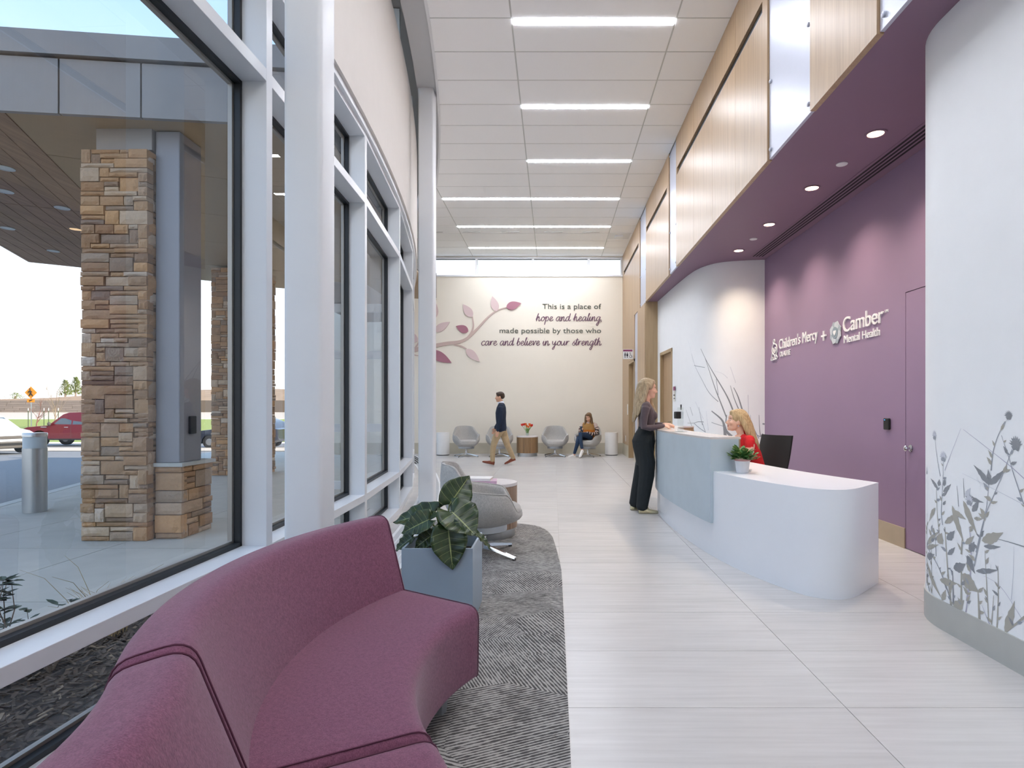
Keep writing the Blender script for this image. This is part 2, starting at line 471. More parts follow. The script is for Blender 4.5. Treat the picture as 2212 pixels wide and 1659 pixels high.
# ---- window wall
WY = [-2.5, -0.55, 1.36, 3.3, 5.24, 7.12, 9.1, 11.0, 12.9, 14.8, 16.6]
def wframe(ya, yb):
    A = Vector(wpt(ya)); B = Vector(wpt(yb)); t = (B - A).normalized(); n = Vector((t.y, -t.x)); return A, B, t, n
for i in range(len(WY) - 1):
    ya, yb = WY[i], WY[i+1]
    A, B, t, n = wframe(ya, yb); L = (B - A).length
    M = Matrix(((t.x, n.x, 0, A.x), (t.y, n.y, 0, A.y), (0, 0, 1, 0), (0, 0, 0, 1)))   # local: x along, y inward, z up
    w = thing('window_%d' % (i + 1), None, None, (A.x, A.y, 0), 0, kind='structure')
    w['label'] = 'tall storefront window bay with white mullions'
    P = lambda nm, mb, m, **k: obj(nm, mb.xf(M), m, w, world=True, **k)
    m0, m1 = 0.033, L - 0.033
    if i == 0: P('mullion', MB().box(-0.033, 0.033, -0.14, 0, 0, 3.76), 'mullion_white', bevel=0.002)
    P('mullion', MB().box(L - 0.033, L + 0.033, -0.14, 0, 0, 3.76), 'mullion_white', bevel=0.002)
    for z0, z1 in ((0.0, 0.07), (0.45, 0.512), (3.106, 3.176), (3.70, 3.76)):
        P('transom', MB().box(m0, m1, -0.14, 0, z0, z1), 'mullion_white', bevel=0.002)
    for z0, z1 in ((0.07, 0.45), (0.512, 3.106), (3.176, 3.70)):
        g = MB(); e = 0.022
        g.box(m0, m0 + e, -0.172, -0.138, z0, z1).box(m1 - e, m1, -0.172, -0.138, z0, z1)
        g.box(m0, m1, -0.172, -0.138, z0, z0 + e).box(m0, m1, -0.172, -0.138, z1 - e, z1)
        P('gasket', g, 'gasket')
        g = MB(); e = 0.034
        g.box(m0, m0 + e, -0.20, -0.176, z0, z1).box(m1 - e, m1, -0.20, -0.176, z0, z1)
        g.box(m0, m1, -0.20, -0.176, z0, z0 + e).box(m0, m1, -0.20, -0.176, z1 - e, z1)
        P('outer_stop', g, 'alu_out')
        P('pane', MB().add([(m0, -0.174, z0), (m1, -0.174, z0), (m1, -0.174, z1), (m0, -0.174, z1)], [(0, 1, 2, 3)]), 'glass', fixn=False)
    # clerestory above the bulkhead
    P('mullion', MB().box(L - 0.03, L + 0.03, -0.10, 0, 5.6, 6.12), 'mullion_white', bevel=0.002)
    P('transom', MB().box(0, L, -0.10, 0, 5.6, 5.65), 'mullion_white')
    P('pane', MB().add([(0.03, -0.08, 5.65), (L - 0.03, -0.08, 5.65), (L - 0.03, -0.08, 6.1), (0.03, -0.08, 6.1)], [(0, 1, 2, 3)]), 'glass', fixn=False)

# ---- steel columns, rounded box section
def column(x0, x1, y0, y1, label):
    p = roundpoly([(x0, y0), (x1, y0), (x1, y1), (x0, y1)], 0.028, 4)
    o = thing('steel_column', label, 'column', ((x0+x1)/2, (y0+y1)/2, 0))
    obj('shaft', MB().prism(p, 0, CEIL + 0.02), 'white_steel', o, smooth=40, world=True)
    obj('base_plate', MB().box(x0 - .01, x1 + .01, y0 - .01, y1 + .01, 0, 0.004), 'white_steel', o, world=True)
column(-1.447, -1.242, 3.13, 3.335, 'tall white steel column nearest the camera, behind the purple sofa')
column(-1.822, -1.615, 7.86, 8.065, 'white steel column farther along the windows, beyond the grey lounge chair')

# ---- floor grille along the windows
gr = thing('floor_grille', 'white metal floor register running along the curved windows', 'grille', (wx(5) + .25, 5, 0))
yy = [0.0 + 0.5 * k for k in range(33)]
obj('grille_frame', MB().ribbon([wpt(y, 0.11) for y in yy], [wpt(y, 0.14) for y in yy], 0, 0.010).ribbon([wpt(y, 0.40) for y in yy], [wpt(y, 0.43) for y in yy], 0, 0.010), 'white_paint', gr, world=True)
obj('grille_tray', MB().ribbon([wpt(y, 0.14) for y in yy], [wpt(y, 0.40) for y in yy], -0.002, 0.0025), 'black', gr, world=True)
g = MB()
for k in range(560):
    y = 0.2 + k * 0.0235
    t_, n_ = wdir(y); a = wpt(y, 0.27)
    g.obox((a[0], a[1], 0.006), (n_.x * 0.13, n_.y * 0.13, 0), (t_.x * 0.006, t_.y * 0.006, 0), (0, 0, 0.0035))
for off in (0.20, 0.27, 0.34):
    g.ribbon([wpt(y, off - .006) for y in yy], [wpt(y, off + .006) for y in yy], 0.003, 0.0098)
tag(obj('bars', g, 'white_paint', gr, world=True), kind='stuff')

# ================================================================== right side: bulkhead of wood and white panels
wr = struct('wall_right', MB().box(1.985, 2.08, YB, YF + .1, SOF + 0.02, 6.15), 'panel_back', 'bulkhead clad in vertical oak and white panels above the reception niche')
def panel(name, y0, y1, z0, z1, mat, x=1.94, par=None, **k):
    return obj(name, MB().box(x, 1.984, y0 + .0032, y1 - .0032, z0, z1), mat, par or wr, **k)
slots = {(5.317, 9.29): (5.45, 9.22), (9.87, 12.33): (10.06, 12.26), (13.19, YF): (13.4, 16.2)}
for grp in ([YF, 14.47, 13.19], [12.33, 11.11, 9.87], [9.29, 8.115, 7.17, 6.26, 5.317], [4.437, 3.514], [2.6, 1.4, 0.2, -1.2, -3.5]):
    sl = slots.get((grp[-1], grp[0]))
    for a, b in zip(grp[1:], grp[:-1]):
        if not sl: panel('wood_panel', a, b, SOF - .012, CEIL, 'wood_panel'); continue
        panel('wood_panel', a, b, SOF - .012, 4.955, 'wood_panel')
        panel('wood_panel', a, b, 5.065, CEIL, 'wood_panel')
        if sl[0] > a: panel('wood_filler', a, min(b, sl[0]), 4.955, 5.065, 'wood_panel')
        if sl[1] < b: panel('wood_filler', max(a, sl[1]), b, 4.955, 5.065, 'wood_panel')
    if sl:
        s_ = thing('slot_diffuser', None, None, (1.96, (sl[0]+sl[1])/2, 5.0), parent=wr)
        obj('channel', MB().box(1.972, 1.984, sl[0], sl[1], 4.957, 5.063), 'black', s_, world=True)
        obj('blade', MB().box(1.950, 1.972, sl[0], sl[1], 4.957, 4.978), 'white_panel', s_, world=True)
for a, b in ((12.33, 13.19), (9.29, 9.87), (4.437, 5.317), (2.6, 3.514)):
    p = panel('white_panel', a, b, SOF - .003, CEIL, 'white_panel', 1.958)
    for yb_ in (a + 0.05, b - 0.05):
        for zb in (SOF + 0.07, 4.22, 5.5):
            s_ = MB().lathe([(0.001, -.002), (0.017, 0.0), (0.017, 0.014), (0.010, 0.018), (0.001, 0.0185)], n=14)
            s_.xf(Matrix.Translation((1.958, yb_, zb)) @ Matrix.Rotation(R(-90), 4, 'Y'))
            obj('standoff', s_, 'white_panel', p, smooth=40)

# lower wall beyond the niche, with the rest-room door
wq = struct('wall_side', MB().box(1.985, 2.12, 12.47, 14.12, 0, SOF + .02).box(1.985, 2.12, 15.18, YF + .1, 0, SOF + .02).box(1.985, 2.12, 14.12, 15.18, 2.46, SOF + .02), 'panel_back', 'oak panelled wall beside the far seating with a rest room door')
for a, b, z0, z1, m, x in ((15.2, YF, 0.31, SOF - .012, 'wood_panel', 1.94), (14.1, 15.2, 2.48, SOF - .012, 'wood_panel', 1.94),
                        (13.55, 14.1, 0.31, SOF, 'white_panel', 1.958), (12.46, 13.55, 0.31, SOF - .012, 'wood_panel', 1.94)):
    obj('wood_panel' if m == 'wood_panel' else 'white_panel', MB().box(x, 1.984, a + .002, b - .002, z0, z1), m, wq)
for a, b in ((15.2, YF), (12.46, 14.1)):
    struct('baseboard_right', MB().box(1.932, 1.984, a, b, 0, 0.305), 'base_tile', 'tall stone coloured base along the oak wall')
d1 = thing('door_1', 'oak rest room door recessed in the panelled wall', None, (1.98, 14.65, 0), kind='structure')
obj('door_frame', MB().box(1.938, 2.10, 14.11, 14.17, 0, 2.47).box(1.938, 2.10, 15.13, 15.19, 0, 2.47).box(1.938, 2.10, 14.11, 15.19, 2.41, 2.47), 'wood_dark', d1, world=True)
obj('door_leaf', MB().box(2.05, 2.10, 14.17, 15.13, 0.008, 2.41), 'wood_dark', d1, world=True)
obj('handle', MB().tube([(2.05, 14.28, 1.0), (2.0, 14.28, 1.0), (2.0, 14.40, 1.0)], 0.011, 8), 'chrome', d1, world=True)
# oak return at the end of the niche
struct('wall_return', MB().box(1.952, 2.21, 12.40, 12.465, 0, SOF + .02), 'wood_dark', 'oak return panel where the niche begins')

# niche soffit with downlights
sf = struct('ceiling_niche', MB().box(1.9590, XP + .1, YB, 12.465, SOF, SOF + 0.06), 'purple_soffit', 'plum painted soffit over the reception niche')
sd = thing('linear_diffuser', 'dark linear slot diffuser in the plum soffit along the back wall', 'vent', (3.03, 6.3, SOF))
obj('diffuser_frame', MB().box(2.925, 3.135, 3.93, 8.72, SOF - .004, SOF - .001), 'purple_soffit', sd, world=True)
for x in (2.955, 2.999, 3.043, 3.087):
    obj('slot', MB().box(x, x + .02, 3.93, 8.70, SOF - .0065, SOF - .004), 'dark_purple_slot', sd, world=True)
names4 = ['nearest to the camera', 'second from the camera', 'third from the camera', 'farthest from the camera']
for k in range(4):
    y = 4.82 + 1.19 * k
    dl = thing('downlight', 'round lit downlight in the plum soffit, ' + names4[k], 'downlight', (2.65, y, SOF), group='soffit downlights')
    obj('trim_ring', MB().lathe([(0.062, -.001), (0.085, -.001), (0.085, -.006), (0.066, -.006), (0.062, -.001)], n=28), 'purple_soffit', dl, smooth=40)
    obj('lens', MB().disc((0, 0, 0), 0.062, -.003, 0.0, 28), 'led_warm', dl)
    lp = D.lights.new('downlight_beam', 'SPOT'); lp.energy = 70; lp.spot_size = R(125); lp.spot_blend = 1.0; lp.color = (1.0, 0.82, 0.62); lp.shadow_soft_size = 0.06
    lo = D.objects.new('downlight_beam', lp); C.objects.link(lo); lo.parent = dl; lo.location = (0, 0, -0.03)
for y, lab in ((5.415, 'small white round sensor in the plum soffit between the two nearest downlights'), (7.81, 'small white round sensor in the plum soffit by the farthest downlight')):
    o = thing('ceiling_sensor', lab, 'sensor', (2.665, y, SOF), group='soffit sensors')
    obj('plate', MB().lathe([(0.05, 0), (0.05, -.006), (0.044, -.010), (0.001, -.011)], n=24), 'white_paint', o, smooth=40)

# white curved niche wall (far) with a door
raw = [(2.2, 12.46), (2.21, 12.1), (2.235, 11.02), (2.262, 10.4), (2.285, 9.95), (2.325, 9.6), (2.40, 9.33), (2.53, 9.12), (2.73, 9.0), (2.98, 8.935), (3.22, 8.905)]
front = [tuple(p) for p in crom([(a, b, 0) for a, b in raw], 5)]
FAR_WALL = [(p[0], p[1]) for p in front]
back = [(p[0] + 0.1, p[1] + 0.10) for p in FAR_WALL]
iA = min(range(len(FAR_WALL)), key=lambda i: abs(FAR_WALL[i][1] - 12.1)); iB = min(range(len(FAR_WALL)), key=lambda i: abs(FAR_WALL[i][1] - 11.02))
wc = MB().ribbon(FAR_WALL[:iA+1], back[:iA+1], 0, SOF).ribbon(FAR_WALL[iB:], back[iB:], 0, SOF).ribbon(FAR_WALL[iA:iB+1], back[iA:iB+1], 2.42, SOF)
wfar = struct('wall_niche_end', wc, 'wall_white', 'white curved niche wall printed with grey grass stems', smooth=30)
d2 = thing('door_2', 'oak door set into the white curved wall behind the desk', None, (2.25, 11.56, 0), kind='structure')
def quadbox(p, q, off0, off1, z0, z1):
    p = Vector(p); q = Vector(q); t = (q - p).normalized(); n = Vector((t.y, -t.x))
    if n.x > 0: n = -n
    a0, a1, b0, b1 = p + n*off0, p + n*off1, q + n*off0, q + n*off1
    return MB().prism([tuple(a0), tuple(b0), tuple(b1), tuple(a1)], z0, z1)
pa, pb = Vector(FAR_WALL[iA]), Vector(FAR_WALL[iB]); tt = (pb - pa).normalized()
fr = quadbox(pa, pa + tt * .06, -.1, .015, 0, 2.42); 
for m_ in (quadbox(pb - tt * .06, pb, -.1, .015, 0, 2.42), quadbox(pa, pb, -.1, .015, 2.36, 2.42)):
    fr.add(m_.v, m_.f)
obj('door_frame', fr, 'wood_dark', d2, world=True)
obj('door_leaf', quadbox(pa + tt * .06, pb - tt * .06, -.09, -.05, 0.008, 2.36), 'wood_panel', d2, world=True)
hp = pb - tt * .16
obj('handle', MB().tube([(hp.x + .05, hp.y, 1.02), (hp.x - .02, hp.y, 1.02), (hp.x - .02, hp.y + .12, 1.02)], 0.011, 8), 'chrome', d2, world=True)

# plum wall with a flush door
wp = struct('wall_back', MB().box(XP, XP + .1, 3.85, 4.36, 0, SOF).box(XP, XP + .1, 5.345, 9.0, 0, SOF).box(XP, XP + .1, 4.36, 5.345, 2.338, SOF).box(XP + .03, XP + .1, 4.36, 5.345, 0, 2.338), 'purple', 'plum painted wall behind the reception desk')
d3 = thing('door_3', 'flush plum door at the right end of the plum wall', None, (XP, 4.85, 0), kind='structure')
obj('door_leaf', MB().box(XP + .001, XP + .028, 4.366, 5.338, 0.006, 2.331), 'purple', d3, world=True)
kn = MB().lathe([(0.001, 0), (0.032, 0), (0.032, 0.006), (0.012, 0.009), (0.010, 0.03), (0.024, 0.038), (0.026, 0.052), (0.018, 0.060), (0.001, 0.062)], n=20)
kn.xf(Matrix.Translation((XP + .001, 5.262, 0.92)) @ Matrix.Rotation(R(-90), 4, 'Y'))
obj('knob', kn, 'chrome', d3, smooth=40, world=True)
struct('baseboard_back', MB().box(XP - .010, XP, 5.345, 8.92, 0, 0.185), 'base_tan', 'tan base along the plum wall')

# white curved wall (near)
arc = [(2.25, YB)] + [(2.25, y) for y in (0, 1, 1.6, 2, 2.4, 2.8, 3.1)] + [(2.75 - .5 * math.cos(R(a)), 3.4 + .5 * math.sin(R(a))) for a in range(0, 91, 6)] + [(3.3, 3.9)]
NEAR_WALL = arc
inn = [(2.35, p[1]) if p[1] <= 3.1 else (max(2.35, p[0] + .08), min(p[1], 3.8)) for p in arc]
wn = struct('wall_niche_near', MB().ribbon(arc, inn, 0, SOF), 'wall_white', 'white curved wall at the right printed with grey wildflowers', smooth=30)
bo = [(2.242, YB), (2.242, 3.1)] + [(2.75 - .508 * math.cos(R(a)), 3.4 + .508 * math.sin(R(a))) for a in range(0, 91, 6)] + [(3.2, 3.908)]
bi = [(2.252, YB), (2.252, 3.1)] + [(2.75 - .498 * math.cos(R(a)), 3.4 + .498 * math.sin(R(a))) for a in range(0, 91, 6)] + [(3.2, 3.898)]
struct('baseboard_near', MB().ribbon(bo, bi, 0, 0.167), 'base_grey', 'pale grey base wrapping the white curved wall', smooth=30)

# ================================================================== far wall with a clerestory strip
wf = struct('wall_far', MB().box(-6.3, 2.1, YF, YF + .25, -.1, 5.0).box(-6.3, 2.1, YF, YF + .25, 5.54, 6.2), 'cream', 'cream end wall with a branch motif and lettering')
struct('baseboard_far', MB().box(-6.2, XR - .02, YF - .014, YF, 0, 0.305), 'base_tile', 'tall stone coloured base along the cream end wall')
wt = thing('window_11', 'clerestory strip of four panes above the cream wall', None, (0, YF, 5.0), kind='structure')
obj('sill', MB().box(-6.2, 1.94, YF - .03, YF + .25, 4.985, 5.03), 'mullion_white', wt, world=True)
obj('head', MB().box(-6.2, 1.94, YF, YF + .2, 5.505, 5.545), 'mullion_white', wt, world=True)
mx = [1.92, 0.99, -0.587, -2.18, -3.77, -5.36]
for x in mx: obj('mullion', MB().box(x - .03, x + .03, YF + .02, YF + .16, 5.03, 5.505), 'mullion_white', wt, world=True)
for a, b in zip(mx[1:], mx[:-1]):
    obj('pane', MB().add([(a + .03, YF + .1, 5.03), (b - .03, YF + .1, 5.03), (b - .03, YF + .1, 5.505), (a + .03, YF + .1, 5.505)], [(0, 1, 2, 3)]), 'glass_clear', wt, world=True, fixn=False)
    obj('gasket', MB().box(a + .03, b - .03, YF + .085, YF + .115, 5.493, 5.505).box(a + .03, b - .03, YF + .085, YF + .115, 5.03, 5.037), 'gasket', wt, world=True)

# back wall behind the camera, roof and outer wall added against the sun
struct('wall_rear', MB().box(-4, 3.4, YB - .2, YB, -.1, 6.2), 'cream', 'plain cream wall behind the camera')
ry = [YB + k for k in range(0, 21)]
struct('roof', MB().ribbon([wpt(y, -0.45) for y in ry], [(9.0, y) for y in ry], 6.13, 6.55), 'alu_out', 'unseen flat roof slab added to keep the sun out of the lobby')
struct('wall_sun_block', MB().box(8.8, 9.0, YB, YF, -.2, 6.13), 'cream', 'unseen wall slab added to block the sun from the right')

# ================================================================== linear ceiling lights
LB = {0: 'nearest linear ceiling light at the top of the picture', 3: 'second linear ceiling light, near the white columns', 6: 'third linear ceiling light, alone in its row', 9: 'linear ceiling light in the first double row', 12: 'linear ceiling light in the middle double row', 15: 'linear ceiling light in the last row before the end wall'}
for k in sorted(lights_k):
    y0 = 6.424 + 0.61 * k
    for c in ((2, 1) if k >= 9 else (2,)):
        xa, xb = gx[c] + .014, gx[c+1] - .014
        lab = LB.get(k, 'linear ceiling light overhead, %s row in front of the nearest one in the picture' % {-3: 'first', -6: 'second', -9: 'third', -12: 'fourth', -15: 'fifth'}.get(k, 'next'))
        if k >= 9: lab += ', right half' if c == 2 else ', left half'
        lo = thing('linear_light', lab, 'ceiling light', ((xa+xb)/2, y0 + .06, CEIL), group='linear ceiling lights')
        hw = (xb - xa)/2
        obj('housing', MB().box(-hw, hw, -.052, -.044, -.003, .03).box(-hw, hw, .044, .052, -.003, .03).box(-hw, -hw + .005, -.052, .052, -.003, .03).box(hw - .005, hw, -.052, .052, -.003, .03), 'grid_bar', lo)
        obj('diffuser', MB().box(-hw + .005, hw - .005, -.043, .043, -.009, .010), 'led', lo)
# small ceiling vents and a square detector near the end wall
for x, w_ in ((-2.9, 'leftmost'), (-2.0, 'second from the left'), (-1.05, 'middle'), (0.0, 'second from the right'), (0.9, 'rightmost')):
    o = thing('ceiling_vent', 'slim white ceiling vent near the end wall, ' + w_ + ' of five', 'vent', (x, 14.22, CEIL), group='slot vents near the end wall')
    obj('frame', MB().box(-.22, .22, -.03, .03, -.011, -.005), 'white_paint', o); obj('slot', MB().box(-.20, .20, -.012, .012, -.0135, -.011), 'soffit_grey', o)
o = thing('smoke_detector', 'white square ceiling device by the oak bulkhead near the end wall', 'detector', (1.62, 14.55, CEIL))
obj('body', MB().box(-.10, .10, -.10, .10, -.05, -.005), 'white_paint', o, bevel=0.008)
obj('plate', MB().box(-.27, .27, -.26, .26, -.010, -.005), 'white_paint', o)
# ================================================================== outside
mat_plain('concrete', '#bcb8ae', 0.85, var=0.06, scale=3, bump=0.1, bscale=90, rand=0.03)
mat_plain('concrete_base', '#8d8c88', 0.9)
mat_plain('kerb', '#c2c0b9', 0.85, var=0.05)
mat_plain('asphalt', '#7d7d7e', 0.9, var=0.10, scale=20, bump=0.3, bscale=120)
mat_plain('mulch_base', '#3a2f28', 1.0, var=0.3, scale=30)
mat_plain('mulch_chip', '#54463b', 0.95, var=0.35, scale=25)
mat_plain('mulch_light', '#8a7763', 0.95, var=0.25, scale=25)
mat_plain('lawn', '#8f9a4c', 0.95, var=0.18, scale=12, bump=0.4, bscale=60)
mat_plain('far_road', '#c9bba9', 0.9, var=0.03, scale=0.3)
mat_plain('hill', '#a08467', 0.95, var=0.2, scale=0.6)
mat_plain('block_wall', '#8b7f74', 0.9, var=0.12, scale=2, rand=0.10)
mat_plain('fascia', '#8f8b89', 0.5, 0.15, var=0.02, rand=0.02)
mat_plain('fascia_joint', '#3a342f', 0.7)
mat_plain('tan_panel', '#a58d6d', 0.55, var=0.02, rand=0.03)
mat_wood('plank', '#7d5d47', '#a58263', 0.55, 'Y', 0.5, 0.05, 0.05)
mat_plain('steel_col', '#8f8e93', 0.45, 0.2)
mat_plain('mortar', '#6b5f53', 0.95)
mat_plain('frost', '#c3cdd2', 0.35)
mat_plain('bark', '#8f7f70', 0.9, var=0.15, scale=30)
mat_plain('bark_red', '#8a6258', 0.9, var=0.1, scale=30)
mat_plain('shrub', '#3c4a37', 0.6, var=0.25, scale=18)
mat_plain('evergreen', '#6f7f45', 0.85, var=0.3, scale=6)
mat_plain('straw', '#b39b6c', 0.9, var=0.15, scale=20)
mat_plain('sign_yellow', '#e58f1e', 0.5)
mat_plain('car_red', '#6b1020', 0.3, 0.3, coat=0.25)
mat_plain('car_white', '#eef0f0', 0.25, coat=0.8)
mat_plain('car_dark', '#262b3a', 0.25, 0.2, coat=0.8)
mat_plain('car_trim', '#55504a', 0.55)
mat_plain('tyre', '#1d1c1c', 0.8)
mat_plain('rim', '#8a8b8d', 0.3, 0.8)
mat_plain('car_glass', '#41525c', 0.08, 0.0, spec=0.8)
mat_plain('lamp_glass', '#dfe6ea', 0.1, coat=0.5)
mat_plain('post_green', '#3f4c35', 0.7)

def stone_mat():
    t = NT('stone'); b = t.bsdf(Roughness=0.85); oi = t.new('ObjectInfo'); v = t.coords('Generated')
    tc = t.new('TexCoord'); ad = t.new('VectorMath', operation='ADD'); cm = t.new('CombineXYZ')
    for i in range(3): t.link(t.math('MULTIPLY', oi.outputs['Random'], 91.0), cm.inputs[i])
    ge = t.new('NewGeometry')
    t.link(ge.outputs['Position'], ad.inputs[0]); t.link(cm.outputs[0], ad.inputs[1])
    n1 = t.noise(ad.outputs[0], 9, 5, 0.65); n2 = t.noise(ad.outputs[0], 40, 4, 0.7)
    base = t.ramp(oi.outputs['Random'], [(0.0, lin('#6f5a49')), (0.17, lin('#a88a69')), (0.34, lin('#8a6a4d')), (0.5, lin('#b8a68f')), (0.64, lin('#75675a')), (0.78, lin('#b58d62')), (0.9, lin('#9a7f63')), (1.0, lin('#c4b9aa'))])
    f = t.math('ADD', t.math('MULTIPLY', n1, 0.6), t.math('MULTIPLY', n2, 0.4))
    k = t.math('MULTIPLY_ADD', f, 1.3, 0.72)
    hsv = t.new('HueSaturation'); t.link(k, hsv.inputs['Value']); t.link(base, hsv.inputs['Color'])
    wr_ = t.mix(t.math('MULTIPLY', n1, 0.35), hsv.outputs[0], lin('#a9744a'))
    t.link(wr_, b.inputs['Base Color']); t.bump(n2, b, 0.7, 0.012); MATS['stone'] = t.m
stone_mat()

# ---- ground
def gz(y):
    if y < 9: return -0.02
    if y < 34: return -0.02 - 0.0305 * (y - 9)
    if y < 38: return -0.78
    if y < 60: return -0.78 + (y - 38) * 0.044
    if y < 76: return 0.19 + (y - 60) * 0.036
    return 0.77
def ground(name, poly_fn, ys_, mat, label, dz=0.0):
    """strip of terrain: poly_fn(y) -> (x_left, x_right)"""
    mb = MB(); n = 14; vs = []
    for y in ys_:
        a, b_ = poly_fn(y)
        for k in range(n + 1): vs.append((a + (b_ - a) * k / n, y, gz(y) + dz))
    fs = [(i*(n+1)+k, i*(n+1)+k+1, (i+1)*(n+1)+k+1, (i+1)*(n+1)+k) for i in range(len(ys_)-1) for k in range(n)]
    mb.add(vs, fs)
    return struct(name, mb, mat, label)
def kerbx(y): return -7.54 - 0.33 * (y - 7.98)
ground('ground_parking', lambda y: (-120, -1.9 if y > 16.8 else kerbx(y)), [-12, -6, 0, 4, 8, 9, 12, 16, 16.9, 20, 26, 34, 36], 'asphalt', 'grey asphalt drive and parking area outside', -0.10)
ground('ground_lawn', lambda y: (-150, 60), [36, 38, 44, 50, 60], 'lawn', 'green lawn strip beyond the parking area', -0.02)
ground('ground_street', lambda y: (-200, 80), [60, 68, 76], 'far_road', 'pale street beyond the lawn')
# pale concrete apron in the drive, catching the sun
ground('ground_apron', lambda y: (-60, -3), [26.2, 28, 30.4], 'far_road', 'pale concrete band across the drive', -0.08)
# sidewalk made of slabs
sb = MB(); vs = [(-2.0, -5), (-7.2, -5), (kerbx(-5), -5)]
sw = struct('sidewalk', MB().prism([(-1.80, 5.25), (-3.26, 3.46), (-5.15, 1.12), (kerbx(1.1) + .16, 1.1), (kerbx(16.5) + .16, 16.5), (-4.6, 16.5), (-3.2, 12), (-2.5, 9.2), (-2.05, 7)], -0.12, -0.03), 'concrete_base', 'concrete sidewalk outside the windows')
kp = [(kerbx(y), y) for y in (-5, 0, 5, 8, 12, 16.5)]
struct('kerb_road', MB().ribbon(kp, [(p[0] + .16, p[1]) for p in kp], -0.2, -0.018), 'kerb', 'concrete kerb between the sidewalk and the drive')
def inside_walk(x, y): return x > kerbx(y) + .16
def clip_poly(poly, a, b, c):
    """keep a*x+b*y<=c"""
    out = []
    for i in range(len(poly)):
        p, q = poly[i-1], poly[i]; dp = a*p[0]+b*p[1]-c; dq = a*q[0]+b*q[1]-c
        if (dp <= 0) != (dq <= 0):
            t = dp/(dp-dq); out.append((p[0]+t*(q[0]-p[0]), p[1]+t*(q[1]-p[1])))
        if dq <= 0: out.append(q)
    return out
# bed line from (-1.78,5.17) to (-3.22,3.41): normal pointing to the bed
bn = Vector((3.41 - 5.17, -(-3.22 + 1.78))); bn.normalize(); bc = bn.x * -1.78 + bn.y * 5.17      # bn=( -,+ )
for i in range(-1, 5):
    for j in range(-4, 9):
        x1 = -2.65 + 0 - 1.5 * i; x0 = x1 - 1.5; y0 = 3.93 + 1.5 * j; y1 = y0 + 1.5
        g = 0.004
        p = [(x0+g, y0+g), (x1-g, y0+g), (x1-g, y1-g), (x0+g, y1-g)]
        p = clip_poly(p, -1, -0.33, 7.54 - 0.33*7.98 - .17)         # right of the kerb
        p = clip_poly(p, bn.x * -1, bn.y * -1, -bc - 0.13) if True else p   # outside the planting bed
        yc = (y0+y1)/2
        if len(p) >= 3: p = clip_poly(p, 1, 0, wx(yc) - .26)
        if len(p) < 3: continue
        obj('paving_slab', MB().prism(p, -0.05, -0.02), 'concrete', sw)
kp2 = [(-1.79, 5.16), (-3.22, 3.41), (-6.0, 0.01), (-9, -3.66)]
off = Vector((bn.x, bn.y))
struct('kerb_bed', MB().ribbon(kp2, [(p[0] + off.x*.13, p[1] + off.y*.13) for p in kp2], -0.15, -0.005), 'kerb', 'concrete edging of the planting bed')
struct('planting_bed', MB().prism([(-1.76, 5.1), (-3.2, 3.38), (-6, -.03), (-6, -4), (-1.76, -4)], -0.15, -0.055), 'mulch_base', 'planting bed soil below the windows')
# bark mulch
rng = random.Random(3); mc = [MB(), MB()]
for k in range(9000):
    y = rng.uniform(0.4, 4.9); x = rng.uniform(-3.4, -1.78)
    if bn.x*x + bn.y*y > bc - 0.02 or x > wx(y) - .27: continue
    L_ = rng.uniform(.012, .05); w_ = rng.uniform(.004, .010); a = rng.uniform(0, PI); tz = rng.uniform(-.5, .5)
    d = Vector((math.cos(a), math.sin(a), tz)).normalized(); s_ = Vector((-math.sin(a), math.cos(a), rng.uniform(-.4, .4))).normalized()
    mc[0 if rng.random() < .9 else 1].obox((x, y, -.05 + rng.uniform(0, .022)), d*L_*.7, s_*w_, d.cross(s_)*.002)
bed = thing('bark_mulch', 'brown shredded bark mulch in the bed below the window', 'mulch', (-2.4, 2.5, -.05), kind='stuff')
tag(obj('dark_chips', mc[0], 'mulch_chip', bed, world=True, fixn=False), kind='stuff'); tag(obj('pale_chips', mc[1], 'mulch_light', bed, world=True, fixn=False), kind='stuff')

struct('wall_plinth', MB().ribbon([wpt(y, -.24) for y in [YB + .5*k for k in range(41)]], [wpt(y, -.155) for y in [YB + .5*k for k in range(41)]], -.3, .0), 'kerb', 'low concrete plinth under the window wall outside')
